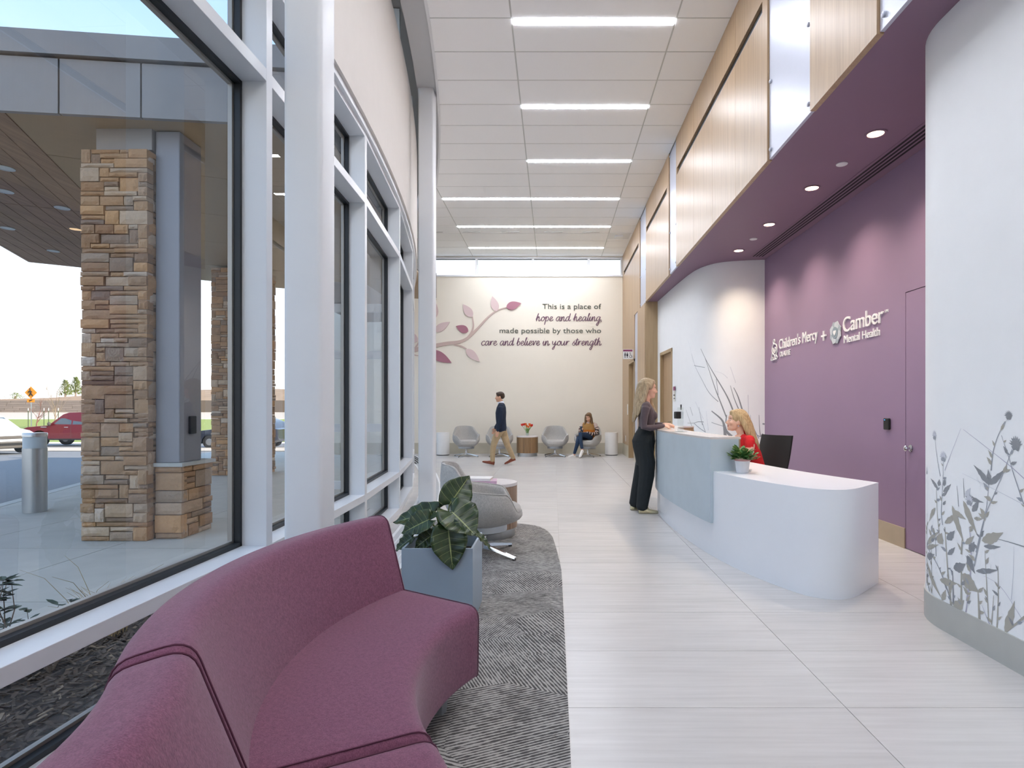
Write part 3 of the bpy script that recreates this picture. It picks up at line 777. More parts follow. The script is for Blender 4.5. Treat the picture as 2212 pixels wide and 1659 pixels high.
# ---- ashlar stone piers
def ashlar(Wd, Ht, seed, u=0.058):
    rg = random.Random(seed); nc = max(2, round(Wd / u)); nr = round(Ht / u); cw, ch = Wd/nc, Ht/nr
    occ = [[False]*nc for _ in range(nr)]; out = []
    for r_ in range(nr):
        for c_ in range(nc):
            if occ[r_][c_]: continue
            h = rg.choices((1, 2, 3), (5, 4, 2))[0]; h = min(h, nr - r_)
            w = rg.choice((2, 3, 4, 5, 6)) + (1 if h == 1 else 0)
            mxw = 0
            while c_ + mxw < nc and not occ[r_][c_+mxw]: mxw += 1
            w = min(w, mxw)
            if mxw - w == 1: w = mxw
            for a in range(h):
                for b in range(w): occ[r_+a][c_+b] = True
            out.append((c_*cw, (c_+w)*cw, r_*ch, (r_+h)*ch))
    return out
stone_meshes = []
def stone_mesh(i):
    rg = random.Random(100 + i); mb = MB(); n = 4; m = 3
    # unit stone: x,z in -.5..+.5 ; y from 0 (back) to -1 (front, rough)
    vs = []
    for a in range(m + 1):
        for b in range(n + 1):
            x = -.5 + b/n; z = -.5 + a/m
            edge = a in (0, m) or b in (0, n)
            vs.append((x*0.985, -0.86 if edge else -0.93 - rg.uniform(0, .10), z*0.985))
    fs = [(a*(n+1)+b, a*(n+1)+b+1, (a+1)*(n+1)+b+1, (a+1)*(n+1)+b) for a in range(m) for b in range(n)]
    rim = [b for b in range(n+1)] + [a*(n+1)+n for a in range(1, m+1)] + [m*(n+1)+b for b in range(n-1, -1, -1)] + [a*(n+1) for a in range(m-1, 0, -1)]
    k = len(vs); vs += [(vs[i][0], 0, vs[i][2]) for i in rim]
    for q in range(len(rim)): fs.append((rim[q], rim[(q+1) % len(rim)], k+(q+1) % len(rim), k+q))
    mb.add(vs, fs); return mk('stone', mb, 'stone')
stone_meshes = [stone_mesh(i) for i in range(7)]
def stone_face(parent, org, ux, n, Wd, Ht, seed, dep=0.10, u=0.058):
    """org: lower left corner in the parent's frame, ux unit vector along the face, n outward normal"""
    rg = random.Random(seed); rz = math.atan2(ux[1], ux[0])
    for (a, b, c, d) in ashlar(Wd, Ht, seed, u):
        o = D.objects.new('stone', rg.choice(stone_meshes)); C.objects.link(o); o.parent = parent
        xm = (a+b)/2; o.location = (org[0]+ux[0]*xm, org[1]+ux[1]*xm, org[2]+(c+d)/2)
        o.rotation_euler = (0, 0, rz)
        o.scale = (b-a-.006, dep + rg.uniform(-.012, .016), d-c-.006)
def pier(label, x0, x1, y0, y1, z1, seed, sides=('front', 'right')):
    p = thing('stone_pier', label, 'pier', ((x0+x1)/2, (y0+y1)/2, -.02))
    obj('core', MB().box(x0+.09, x1-.09, y0+.09, y1-.02, -.02, z1-.02), 'mortar', p, world=True)
    cx, cy = (x0+x1)/2, (y0+y1)/2
    stone_face(p, (x0-cx, y0+.1-cy, 0), (1, 0), (0, -1), x1-x0, z1, seed, u=.046)
    stone_face(p, (x1-.1-cx, y0+.02-cy, 0), (0, 1), (1, 0), y1-y0, z1, seed+1)
    stone_face(p, (x0+.1-cx, y1-cy, 0), (0, -1), (-1, 0), y1-y0-.02, z1, seed+2)
    return p
pier('tall pier of stacked brown stone outside the near window', -4.63, -3.975, 5.72, 6.40, 3.84, 21)
pier('stone pier farther off, seen at the right edge of the near window', -6.62, -5.7, 11.3, 12.0, 4.02, 31)
p2 = thing('canopy_post', 'grey metal post on a low stone base beside the stone pier', 'post', (-3.85, 6.2, -.02))
obj('shaft', MB().box(-3.97, -3.73, 5.84, 6.20, 0.735, 4.04), 'steel_col', p2, world=True, bevel=.008)
obj('core', MB().box(-3.93, -3.77, 5.9, 6.32, -.02, 0.70), 'mortar', p2, world=True)
obj('cap', MB().box(-3.965, -3.68, 5.80, 6.38, 0.70, 0.735), 'kerb', p2, world=True)
stone_face(p2, (-3.965+3.85, 5.91-6.2, 0), (1, 0), (0, -1), 0.27, 0.72, 41)
stone_face(p2, (-3.79+3.85, 5.83-6.2, 0), (0, 1), (1, 0), 0.52, 0.72, 42)
obj('outlet_box', MB().box(-3.73, -3.705, 5.98, 6.08, 1.02, 1.20), 'gasket', p2, world=True, bevel=.006)

# ---- canopy
cn = thing('entry_canopy', 'entrance canopy with a grey panelled fascia and brown plank soffit', 'canopy', (-5.5, 8, 4.05))
ZS = 4.05
A_, B_, F_, E_, G_ = (-7.25, 5.25), (-2.3, 5.80), (-3.0, 15.0), (-6.4, 13.45), (-9.95, 11.1)
poly = [A_, B_, F_, E_, G_]
obj('deck', MB().prism(poly, ZS + .05, ZS + .68), 'fascia_joint', cn, world=True)
dvec = Vector((-.40, .917)).normalized(); nv = Vector((-dvec.y, dvec.x))    # nv points to the left
o_ = Vector((-5.12, 5.42))
k = 0
while k < 26:
    p = [tuple(q) for q in poly]; c0 = nv.dot(o_) + k*.19; c1 = c0 + .182
    p = clip_poly(p, -nv.x, -nv.y, -c0); p = clip_poly(p, nv.x, nv.y, c1) if len(p) > 2 else p
    if len(p) > 2:
        for lo_, hi_ in ((-99, 3.2), (3.21, 99)):
            q = clip_poly(clip_poly(p, dvec.x, dvec.y, hi_ + dvec.dot(o_)), -dvec.x, -dvec.y, -lo_ - dvec.dot(o_))
            if len(q) > 2: obj('plank', MB().prism(q, ZS, ZS + .03), 'plank', cn, world=True)
    k += 1
p = clip_poly(poly, nv.x, nv.y, nv.dot(o_) - .012)
for lo_, hi_ in ((-9, 1.05), (1.06, 2.6), (2.61, 4.2), (4.21, 6.0), (6.01, 12)):
    q = clip_poly(clip_poly(p, dvec.x, dvec.y, hi_ + dvec.dot(o_)), -dvec.x, -dvec.y, -lo_ - dvec.dot(o_))
    if len(q) > 2: obj('soffit_panel', MB().prism(q, ZS, ZS + .03), 'tan_panel', cn, world=True)
fd = (Vector(B_) - Vector(A_)).normalized(); fn = Vector((fd.y, -fd.x)); Lf = (Vector(B_) - Vector(A_)).length
def fpan(nm, s0, s1, z0, z1, th, m):
    a = Vector(A_) + fd*s0; b = Vector(A_) + fd*s1
    obj(nm, MB().prism([tuple(a), tuple(b), tuple(b + fn*th), tuple(a + fn*th)], z0, z1), m, cn, world=True)
fpan('fascia_cap', -.1, Lf + .1, 4.58, 4.80, .09, 'fascia')
cuts = [-.08, 0.95, 2.08, 2.62, 3.34, 4.2, Lf + .08]
for a, b in zip(cuts[:-1], cuts[1:]): fpan('fascia_panel', a + .008, b - .008, ZS - .005, 4.56, .05, 'fascia')
obj('post_cap', MB().box(-4.53, -3.98, 5.80, 6.36, 3.84, ZS), 'fascia', cn, world=True)
for (x, y) in ((-6.32, 6.75), (-6.79, 8.09), (-8.39, 9.0), (-8.8, 10.3), (-7.0, 7.47)):
    o = obj('recessed_light', MB().lathe([(0.07, -.001), (0.09, -.001), (0.09, -.008), (0.07, -.006), (0.069, 0.0)], (x, y, ZS), 20).disc((x, y, ZS), 0.07, -.004, -.001, 20), 'frost', cn, world=True)

# ---- bollard
bl = thing('bollard', 'brushed steel light bollard on the sidewalk outside', 'bollard', (-6.52, 7.36, -.02))
obj('post', MB().lathe([(0.001, 0), (0.123, 0), (0.123, 0.80), (0.001, 0.80)], n=32), 'steel', bl, smooth=40)
obj('light_band', MB().lathe([(0.001, .80), (0.118, .80), (0.118, 0.945), (0.001, .945)], n=32), 'frost', bl, smooth=40)
obj('cap', MB().lathe([(0.001, .945), (0.125, .945), (0.125, 0.985), (0.120, .992), (0.001, .992)], n=32), 'steel', bl, smooth=40)

# ---- leafy shrub and dry grass in the bed
def leaf_quad(mb, c, d, up, L_, w_, mi=0):
    d = Vector(d).normalized(); s_ = d.cross(Vector(up)).normalized(); n_ = s_.cross(d)
    c = Vector(c)
    pts = [c, c + d*L_*.3 + s_*w_*.42 + n_*w_*.12, c + d*L_*.68 + s_*w_*.36 + n_*w_*.1, c + d*L_, c + d*L_*.68 - s_*w_*.36 + n_*w_*.1, c + d*L_*.3 - s_*w_*.42 + n_*w_*.12, c + d*L_*.3, c + d*L_*.68]
    mb.add(pts, [(0, 1, 6), (1, 2, 7, 6), (2, 3, 7), (7, 3, 4), (6, 7, 4, 5), (0, 6, 5)], mi)
def bush(label, loc, nst, hgt, seed, leaf=0.06):
    rg = random.Random(seed); t = thing('shrub', label, 'shrub', loc)
    st = MB(); lf = MB()
    for k in range(nst):
        a = rg.uniform(0, 2*PI); sp = rg.uniform(.1, .55)
        pts = [Vector((0, 0, 0))]; d = Vector((math.cos(a)*sp, math.sin(a)*sp, 1)).normalized()
        for q in range(6):
            pts.append(pts[-1] + d*hgt/6); d = (d + Vector((rg.uniform(-.3, .3), rg.uniform(-.3, .3), rg.uniform(-.05, .1)))).normalized()
        st.tube(pts, [.005 - .0006*q for q in range(7)], 5)
        for q in range(2, 7):
            for _ in range(3):
                b = rg.uniform(0, 2*PI); leaf_quad(lf, pts[q], (math.cos(b), math.sin(b), rg.uniform(-.2, .6)), (0, 0, 1), leaf*rg.uniform(.7, 1.3), leaf*.62)
    obj('stems', st, 'bark', t); tag(obj('foliage', lf, 'shrub', t, fixn=False), kind='stuff')
bush('taller dark leafy shrub outside at the left edge of the window', (-2.80, 2.95, -.05), 10, .46, 5, .065)
bush('smaller leafy shrub outside, right of the taller one in the bed', (-2.52, 2.93, -.05), 6, .36, 6, .06)
rg = random.Random(9); gm = MB()
for k in range(90):
    a = rg.uniform(0, 2*PI); sp = rg.uniform(.1, .7); h = rg.uniform(.15, .36) if k > 3 else .5
    b0 = Vector((rg.uniform(-.09, .09), rg.uniform(-.06, .06), 0)); d = Vector((math.cos(a)*sp, math.sin(a)*sp, 1)).normalized()
    pts = [b0, b0 + d*h*.5, b0 + d*h*.8 + Vector((math.cos(a), math.sin(a), 0))*h*.08, b0 + d*h + Vector((math.cos(a), math.sin(a), -.3))*h*.22]
    gm.tube(pts, [.0026, .002, .0014, .0007], 4)
t = thing('dry_grass', 'tuft of dry straw coloured grass at the bed edging', 'grass', (-2.62, 3.42, -.05)); tag(obj('blades', gm, 'straw', t), kind='stuff')

# ---- distant retaining wall, hill, trees, sign
rw = struct('wall_retaining', MB().box(-130, 60, 76, 77, 0.5, 2.3), 'mortar', 'long retaining wall of brown blocks on the far side of the street')
rgw = random.Random(4)
bm_ = [mk('block', MB().box(-.5, .5, -.04, .04, -.5, .5), 'block_wall')]
for r_ in range(6):
    x = -78.0 + rgw.uniform(0, 2)
    while x < -58:
        w_ = rgw.uniform(1.6, 3.2)
        o = D.objects.new('block', bm_[0]); C.objects.link(o); o.parent = rw; o.location = (x + w_/2, 75.98, 0.77 + .255*(r_+.5)); o.scale = (w_ - .05, 1, .235); x += w_
hv = []; nx = 50
for j in range(9):
    for i in range(nx + 1):
        x = -160 + 230*i/nx; y = 77 + 7*j
        s_ = 1/(1+math.exp(-(x + 75)/3.0)); hv.append((x, y, 2.28 + (j/4.0 if j < 5 else 1.25)*(0.30 + 2.1*s_) + .12*math.sin(x*.7+j) - (0 if j < 5 else (j-4)*.6)))
hf = [(j*(nx+1)+i, j*(nx+1)+i+1, (j+1)*(nx+1)+i+1, (j+1)*(nx+1)+i) for j in range(8) for i in range(nx)]
struct('hill', MB().add(hv, hf), 'hill', 'brown grassy slope above the retaining wall', smooth=180)
def evergreen(label, loc, h, w, seed, nm='evergreen_bush'):
    rg = random.Random(seed); t = thing(nm, label, 'bush', loc); lf = MB()
    obj('trunk', MB().tube([(0, 0, -.2), (0, 0, h*.7)], [w*.06, w*.02], 6), 'bark', t)
    for k in range(420):
        z = rg.uniform(0.05, 1)*h; rr = w*.5*(1 - (z/h)**1.6)*rg.uniform(.3, 1) + .05; a = rg.uniform(0, 2*PI)
        leaf_quad(lf, (rr*math.cos(a), rr*math.sin(a), z), (math.cos(a)*.6, math.sin(a)*.6, rg.uniform(.5, 1.2)), (.1, .2, 1), h*.16, h*.045)
    tag(obj('foliage', lf, 'evergreen', t, fixn=False), kind='stuff')
evergreen('green evergreen bush on the slope beside the stone pier', (-78.4, 94, 3.1), 2.5, 2.4, 11)
evergreen('second green evergreen bush close beside it, nearer the pier', (-80.4, 98.5, 3.4), 2.9, 2.4, 12)
evergreen('low round green bush on the slope at the far left', (-75.4, 82, 2.2), 1.2, 4.2, 13)
def bare_tree(label, loc, h, seed, mat='bark', spread=.5):
    rg = random.Random(seed); t = thing('young_tree', label, 'tree', loc); mb = MB()
    def branch(p, d, L_, r_, lev):
        pts = [p]; q = p.copy()
        for k in range(4):
            d = (d + Vector((rg.uniform(-.12, .12), rg.uniform(-.12, .12), .05))).normalized(); q = q + d*L_/4; pts.append(q.copy())
        mb.tube(pts, [r_*(1 - .17*k) for k in range(5)], 5)
        if lev == 0: return
        for k in range(5 if lev > 1 else 4):
            i = rg.randint(1, 4); a = rg.uniform(0, 2*PI)
            dd = (d + Vector((math.cos(a)*spread, math.sin(a)*spread, rg.uniform(0, .4)))*1.2).normalized()
            branch(pts[i], dd, L_*rg.uniform(.4, .62), r_*.45, lev-1)
    branch(Vector((0, 0, 0)), Vector((0, 0, 1)), h*.72, .05, 3)
    obj('branches', mb, mat, t)
bare_tree('tall bare young tree staked on the lawn', (-41.0, 48, gz(48)), 4.4, 2)
bare_tree('short reddish bare young tree beside the crossing sign', (-42.4, 48, gz(48)), 2.2, 5, 'bark_red', .8)
for i, (px, lab) in enumerate(((61, 'dark stake left of the reddish young tree'), (95, 'dark stake right of the reddish young tree'), (105, 'dark stake left of the tall young tree'), (126, 'dark stake right of the tall young tree'))):
    x = (px - 1196)/1265*47.5
    t = thing('stake', lab + ' on the lawn', 'stake', (x, 47.5, gz(47.5)), group='tree stakes')
    obj('rod', MB().tube([(0, 0, 0), (0, 0, 1.45)], .025, 6), 'post_green', t); obj('tip', MB().tube([(0, 0, 1.45), (0, 0, 1.65)], .028, 6), 'car_white', t)
# pedestrian crossing sign
sg = thing('crossing_sign', 'yellow diamond pedestrian crossing sign on a post by the lawn', 'sign', (-44.6, 50, gz(50)))
obj('post', MB().tube([(0, 0, 0), (0, 0, 3.1)], .04, 6), 'steel', sg)
zc = 2.62 - gz(50)
obj('diamond', MB().add([(-.53, -.05, zc), (0, -.05, zc-.53), (.53, -.05, zc), (0, -.05, zc+.53), (-.53, -.03, zc), (0, -.03, zc-.53), (.53, -.03, zc), (0, -.03, zc+.53)], [(0, 1, 2, 3), (7, 6, 5, 4), (0, 4, 5, 1), (1, 5, 6, 2), (2, 6, 7, 3), (3, 7, 4, 0)]), 'sign_yellow', sg)
obj('arrow_plate', MB().box(-.32, .32, -.05, -.03, zc - .83, zc - .53), 'sign_yellow', sg)
fg = MB().ball((-.07, -.06, zc+.30), .055, .01, .06, 10, 6)
def limb(pts, w): fg.tube([(p[0], -.06, zc + p[1]) for p in pts], [w]*len(pts), 5)
limb([(-.06, .2), (-.02, 0)], .075); limb([(-.02, 0), (-.05, -.14), (-.16, -.30)], .04); limb([(-.02, 0), (.07, -.14), (.17, -.30)], .04); limb([(-.06, .18), (-.17, .08), (-.22, .02)], .028); limb([(-.05, .18), (.05, .08), (.13, .05)], .028)
obj('walking_figure', fg, 'black', sg)
obj('arrow', MB().add([(-.15, -.055, zc-.78), (-.15, -.055, zc-.66), (.12, -.055, zc-.60), (.16, -.055, zc-.64)], [(0, 1, 2, 3)]), 'black', sg, fixn=False)

# ---- vehicles
def wheel(parent, x, y, r, w, z0):
    M = Matrix.Translation((x, y, z0 + r)) @ Matrix.Rotation(R(90), 4, 'X')
    t = obj('wheel', MB().lathe([(r*.55, -w/2), (r*.93, -w/2), (r, -w*.3), (r, w*.3), (r*.93, w/2), (r*.55, w/2), (r*.5, w*.3), (r*.5, -w*.3)], n=24).xf(M), 'tyre', parent, smooth=40)
    obj('rim', MB().lathe([(0.001, -w*.36), (r*.2, -w*.42), (r*.56, -w*.36), (r*.56, w*.36), (0.001, w*.4)], n=20).xf(M), 'rim', t, smooth=40)
def body_from_profile(prof, hw, tum=0.0, zt=None):
    """side profile (x,z) extruded across y with rounded shoulder; upper part leans in"""
    n = len(prof); rings = []
    zs_ = [p[1] for p in prof]; zmin, zmax = min(zs_), max(zs_)
    for f, inset in ((-1, .05), (-.94, .012), (-.8, 0), (.8, 0), (.94, .012), (1, .05)):
        ring = []
        cx = sum(p[0] for p in prof)/n; cz = sum(p[1] for p in prof)/n
        for x, z in prof:
            lean = tum*max(0, z - (zt or zmax))
            yv = f*(hw - lean)
            ring.append((x + (cx - x)*inset*.2, yv, z + (cz - z)*inset*.4))
        rings.append(ring)
    return MB().loft(rings)
def truck(loc):
    t = thing('pickup_truck', 'red pickup truck parked beyond the drive, half hidden by the stone pier', 'truck', loc)
    # faces -x; front at x=0
    arch = lambda cx, r_: [(cx + r_*math.cos(R(a)), .42 + r_*math.sin(R(a))) for a in range(180, -1, -20)]
    prof = [(0.05, .55), (0.42, .42)] + arch(1.0, .50) + [(1.55, .42), (4.0, .42)] + arch(4.72, .50) + [(5.3, .45), (5.85, .55), (5.9, 1.22), (3.75, 1.24), (1.5, 1.20), (0.35, 1.10), (0.06, .98)]
    obj('body', body_from_profile(prof, .99), 'car_red', t, smooth=35)
    cab = [(1.45, 1.18), (2.2, 1.80), (2.5, 1.90), (3.45, 1.92), (3.75, 1.85), (3.82, 1.2)]
    obj('cab', body_from_profile(cab, .93, .22, 1.25), 'car_red', t, smooth=35)
    for s_ in (-1, 1):
        y_ = s_*.875
        obj('side_window', MB().add([(1.78, s_*.925, 1.26), (2.72, s_*.925, 1.24), (2.72, s_*.80, 1.80), (2.32, s_*.80, 1.80)], [(0, 1, 2, 3)]), 'car_glass', t, fixn=False)
        obj('rear_window', MB().add([(2.80, s_*.925, 1.24), (3.62, s_*.925, 1.24), (3.60, s_*.80, 1.80), (2.80, s_*.80, 1.80)], [(0, 1, 2, 3)]), 'car_glass', t, fixn=False)
        obj('side_mirror', MB().ball((1.62, s_*1.06, 1.27), .10, .07, .11, 10, 6), 'car_trim', t, smooth=60)
        obj('door_handle', MB().box(2.40, 2.62, s_*.995 - .01, s_*.995 + .01, 1.07, 1.105), 'chrome', t)
        obj('door_seam', MB().box(2.755, 2.765, s_*.99 - .004, s_*.99 + .004, .5, 1.22), 'car_trim', t)
        obj('running_board', MB().box(1.55, 4.0, s_*.95 - .06, s_*.95 + .06, .38, .46), 'tyre', t)
        obj('fender_badge', MB().box(1.10, 1.42, s_*.993 - .006, s_*.993 + .006, 1.075, 1.115), 'chrome', t)
        for x in (1.0, 4.72): wheel(t, x, s_*.86, .40, .27, 0)
        obj('headlamp', MB().box(0.0, .16, s_*.72 - .2, s_*.72 + .2, .80, 1.0), 'lamp_glass', t, bevel=.03)
    obj('windshield', MB().add([(1.55, -.80, 1.27), (2.19, -.74, 1.78), (2.19, .74, 1.78), (1.55, .80, 1.27)], [(0, 1, 2, 3)]), 'car_glass', t, fixn=False)
    obj('grille', MB().box(-.02, .10, -.5, .5, .62, .98), 'car_trim', t, bevel=.03); obj('bumper', MB().box(-.06, .25, -.93, .93, .40, .58), 'chrome', t, bevel=.04)
    return t
truck((-29.4, 33.3, gz(33.0) - .10))
def suv(name, label, loc, rz, paint):
    t = thing(name, label, 'car', loc, rz)
    arch = lambda cx, r_: [(cx + r_*math.cos(R(a)), .34 + r_*math.sin(R(a))) for a in range(180, -1, -20)]
    prof = [(0.05, .32), (0.35, .24)] + arch(.88, .40) + [(1.4, .26), (3.0, .26)] + arch(3.5, .40) + [(4.1, .30), (4.4, .45), (4.42, .98), (4.2, 1.08), (1.25, 1.02), (.5, .93), (0.12, .80), (0.0, .6)]
    obj('body', body_from_profile(prof, .90), paint, t, smooth=35)
    obj('cabin', body_from_profile([(1.05, 1.0), (1.85, 1.46), (2.2, 1.56), (3.6, 1.54), (4.1, 1.3), (4.3, 1.0)], .86, .28, 1.05), paint, t, smooth=35)
    for s_ in (-1, 1):
        obj('side_window', MB().add([(1.45, s_*.862, 1.06), (2.6, s_*.862, 1.06), (2.6, s_*.745, 1.46), (1.98, s_*.745, 1.44)], [(0, 1, 2, 3)]), 'car_glass', t, fixn=False)
        obj('rear_window', MB().add([(2.68, s_*.862, 1.06), (3.95, s_*.862, 1.06), (3.6, s_*.745, 1.46), (2.68, s_*.745, 1.46)], [(0, 1, 2, 3)]), 'car_glass', t, fixn=False)
        obj('headlamp', MB().box(.04, .42, s_*.70 - .17, s_*.70 + .17, .68, .80), 'lamp_glass', t, bevel=.03)
        obj('cladding', MB().box(1.35, 3.05, s_*.885 - .025, s_*.885 + .025, .24, .38), 'car_trim', t, bevel=.01)
        for x in (.88, 3.5): wheel(t, x, s_*.80, .34, .22, 0)
    obj('windshield', MB().add([(1.18, -.76, 1.06), (1.83, -.70, 1.45), (1.83, .70, 1.45), (1.18, .76, 1.06)], [(0, 1, 2, 3)]), 'car_glass', t, fixn=False)
    obj('grille', MB().box(-.03, .10, -.45, .45, .62, .74), 'car_trim', t, bevel=.02); obj('lower_bumper', MB().box(-.05, .3, -.86, .86, .24, .52), 'car_trim', t, bevel=.05)
    obj('lower_grille', MB().box(-.06, .06, -.40, .40, .36, .46), 'tyre', t)
    obj('roof_rail', MB().tube([(2.1, .6, 1.58), (3.6, .6, 1.58)], .02, 6), 'car_trim', t)
    return t
suv('compact_suv', 'white compact car parked at the far left behind the bollard', (-21.5, 23.2, gz(23.2) - .10), R(160), 'car_white')
suv('parked_car', 'dark blue car seen in the gap beside the canopy post', (-18.6, 31.0, gz(31) - .10), R(0), 'car_dark')

# ---- glazed entrance vestibule outside the curved wall
vb = thing('entry_vestibule', 'white framed glass entrance vestibule outside the curved windows', 'vestibule', (-3.0, 10.2, -.02))
def vbox(nm, m, *b): obj(nm, MB().box(*b), m, vb, world=True)
vbox('roof_slab', 'fascia', -3.7, -2.9, 8.9, 11.0, 2.9, 3.2)
for x in (-3.6, -3.05, -2.5): vbox('post', 'mullion_white', x - .05, x + .05, 8.95, 9.07, -.02, 2.9)
for z in (0.1, 0.98, 2.1, 2.82): vbox('rail', 'mullion_white', -3.6, -2.5, 8.97, 9.05, z - .06, z + .06)
for x0_, x1_ in ((-3.55, -3.1), (-3.0, -2.55)):
    for z0_, z1_ in ((.16, .92), (1.04, 2.04), (2.16, 2.76)):
        obj('pane', MB().add([(x0_, 9.0, z0_), (x1_, 9.0, z0_), (x1_, 9.0, z1_), (x0_, 9.0, z1_)], [(0, 1, 2, 3)]), 'glass', vb, world=True, fixn=False)
# ================================================================== furniture materials
mat_fabric('sofa_fabric', '#653a4f', '#8c5a71', 900, 0.9, 0.2, 0.5)
mat_plain('sofa_piping', '#5e3347', 0.9)
mat_plain('leg_silver', '#aeb2b6', 0.35, 0.6)
mat_fabric('chair_fabric', '#9c9a96', '#c2c0bc', 700, 0.95, 0.15, 0.3)
mat_plain('planter_metal', '#9dafbf', 0.34, 0.15, var=0.02)
mat_plain('soil', '#2c241d', 1.0, var=0.3, scale=60)
mat_plain('stem_green', '#6f7f45', 0.6)
mat_plain('desk_white', '#e9edf3', 0.32, var=0.005)
mat_plain('desk_panel', '#bccad3', 0.5, var=0.03, scale=5, bump=0.03, bscale=40)
mat_plain('counter_top', '#d9d3cf', 0.22, var=0.01)
mat_plain('table_top', '#d9d4d4', 0.3)
mat_plain('trash_white', '#e6e5e3', 0.4)
mat_plain('book_white', '#e9e7e4', 0.5); mat_plain('book_pink', '#c9a6bd', 0.5); mat_plain('book_red', '#a5382f', 0.5); mat_plain('paper', '#e8e2d6', 0.9)
mat_plain('pot_white', '#dcdde3', 0.6, var=0.04, scale=20, bump=0.2, bscale=70); mat_plain('pot_pink', '#b88a8a', 0.6)
mat_plain('leaf_small', '#5b8a50', 0.45, var=0.25, scale=30); mat_plain('leaf_edge', '#93a562', 0.5, var=0.2, scale=30)
mat_plain('tulip_red', '#d92a1e', 0.5); mat_plain('tulip_orange', '#ee7d35', 0.5); mat_plain('tulip_leaf', '#6b9a3a', 0.5, var=0.15, scale=30)
mat_plain('water', '#cfd6c8', 0.05, spec=0.6)
mat_plain('mesh_black', '#17181a', 0.7, bump=0.3, bscale=500)
mat_glass('acrylic', (0.96, 0.98, 0.98), 0.06)
mat_plain('print_dark', '#8c9095', 0.6); mat_plain('print_mid', '#9ba0a9', 0.6); mat_plain('print_light', '#c9cdd6', 0.6); mat_plain('print_violet', '#b3b2c4', 0.6); mat_plain('print_tan', '#aaa89f', 0.6)

def leaf_mat():
    t = NT('big_leaf'); b = t.bsdf(Roughness=0.33); b.inputs['Specular IOR Level'].default_value = 0.55
    uv = t.new('UVMap'); sp = t.new('SeparateXYZ'); t.link(uv.outputs[0], sp.inputs[0])
    u, v = sp.outputs[0], sp.outputs[1]                       # u along 0..1, v across -1..1 stored 0..1
    av = t.math('ABSOLUTE', t.math('MULTIPLY_ADD', v, 2.0, -1.0))
    rib = t.math('LESS_THAN', av, 0.035)
    ph = t.math('FRACT', t.math('MULTIPLY', t.math('SUBTRACT', u, t.math('MULTIPLY', av, 0.13)), 6.5))
    vein = t.math('LESS_THAN', t.math('ABSOLUTE', t.math('SUBTRACT', ph, 0.5)), 0.022)
    m = t.math('MAXIMUM', rib, t.math('MULTIPLY', vein, 0.8))
    v3 = t.coords(); n = t.noise(v3, 14, 3)
    base = t.ramp(n, [(0.3, lin('#182a14')), (0.6, lin('#2e4420')), (0.8, lin('#4a4a22'))])
    t.link(t.mix(m, base, lin('#8f9a62')), b.inputs['Base Color'])
    h = t.math('ABSOLUTE', t.math('SUBTRACT', ph, 0.5)); t.bump(h, b, 0.25, 0.01)
    MATS['big_leaf'] = t.m
leaf_mat()

# ================================================================== curved sofa
SC_X, SC_Y = 0.503, 2.037
def offset_poly(p, d):
    n = len(p); out = []
    for i in range(n):
        a, b, c = Vector(p[i-1]), Vector(p[i]), Vector(p[(i+1) % n])
        e1 = (b-a); e2 = (c-b)
        if e1.length < 1e-7: e1 = e2
        if e2.length < 1e-7: e2 = e1
        nn = (Vector((e1.y, -e1.x)).normalized() + Vector((e2.y, -e2.x)).normalized())
        nn = nn.normalized() if nn.length > 1e-6 else Vector((0, 0))
        out.append(tuple(b - nn*d))
    return out
def ccw(p):
    a = sum(p[i][0]*p[(i+1) % len(p)][1]-p[(i+1) % len(p)][0]*p[i][1] for i in range(len(p)))
    return p if a > 0 else p[::-1]
def sweep(prof, a0, a1, rnd=0.022, n=26, cen=None):
    """prof in (r,z); swept about the sofa centre with rounded ends"""
    prof = ccw(prof); rm = sum(p[0] for p in prof)/len(prof); rings = []
    cen = cen or (SC_X, SC_Y)
    def ring(p, a): return [(cen[0] + r*math.cos(a), cen[1] + r*math.sin(a), z) for r, z in p]
    K = 5
    for k in range(K):
        ph = k/(K-1)*PI/2
        rings.append(ring(offset_poly(prof, rnd*(1-math.sin(ph))), a0 + rnd*(1-math.cos(ph))/rm))
    for k in range(1, n): rings.append(ring(prof, a0 + rnd/rm + (a1-a0-2*rnd/rm)*k/n))
    for k in range(K-1, -1, -1):
        ph = k/(K-1)*PI/2
        rings.append(ring(offset_poly(prof, rnd*(1-math.sin(ph))), a1 - rnd*(1-math.cos(ph))/rm))
    return MB().loft(rings)
seat_p = roundpoly([(0.957, 0.125), (1.44, 0.125), (1.44, 0.435), (0.952, 0.428)], [.02, .02, .02, .06], 5)
back_p = roundpoly([(1.375, 0.40), (1.40, 0.125), (1.63, 0.125), (1.648, 0.748), (1.50, 0.772)], [.02, .02, .03, .055, .06], 5)
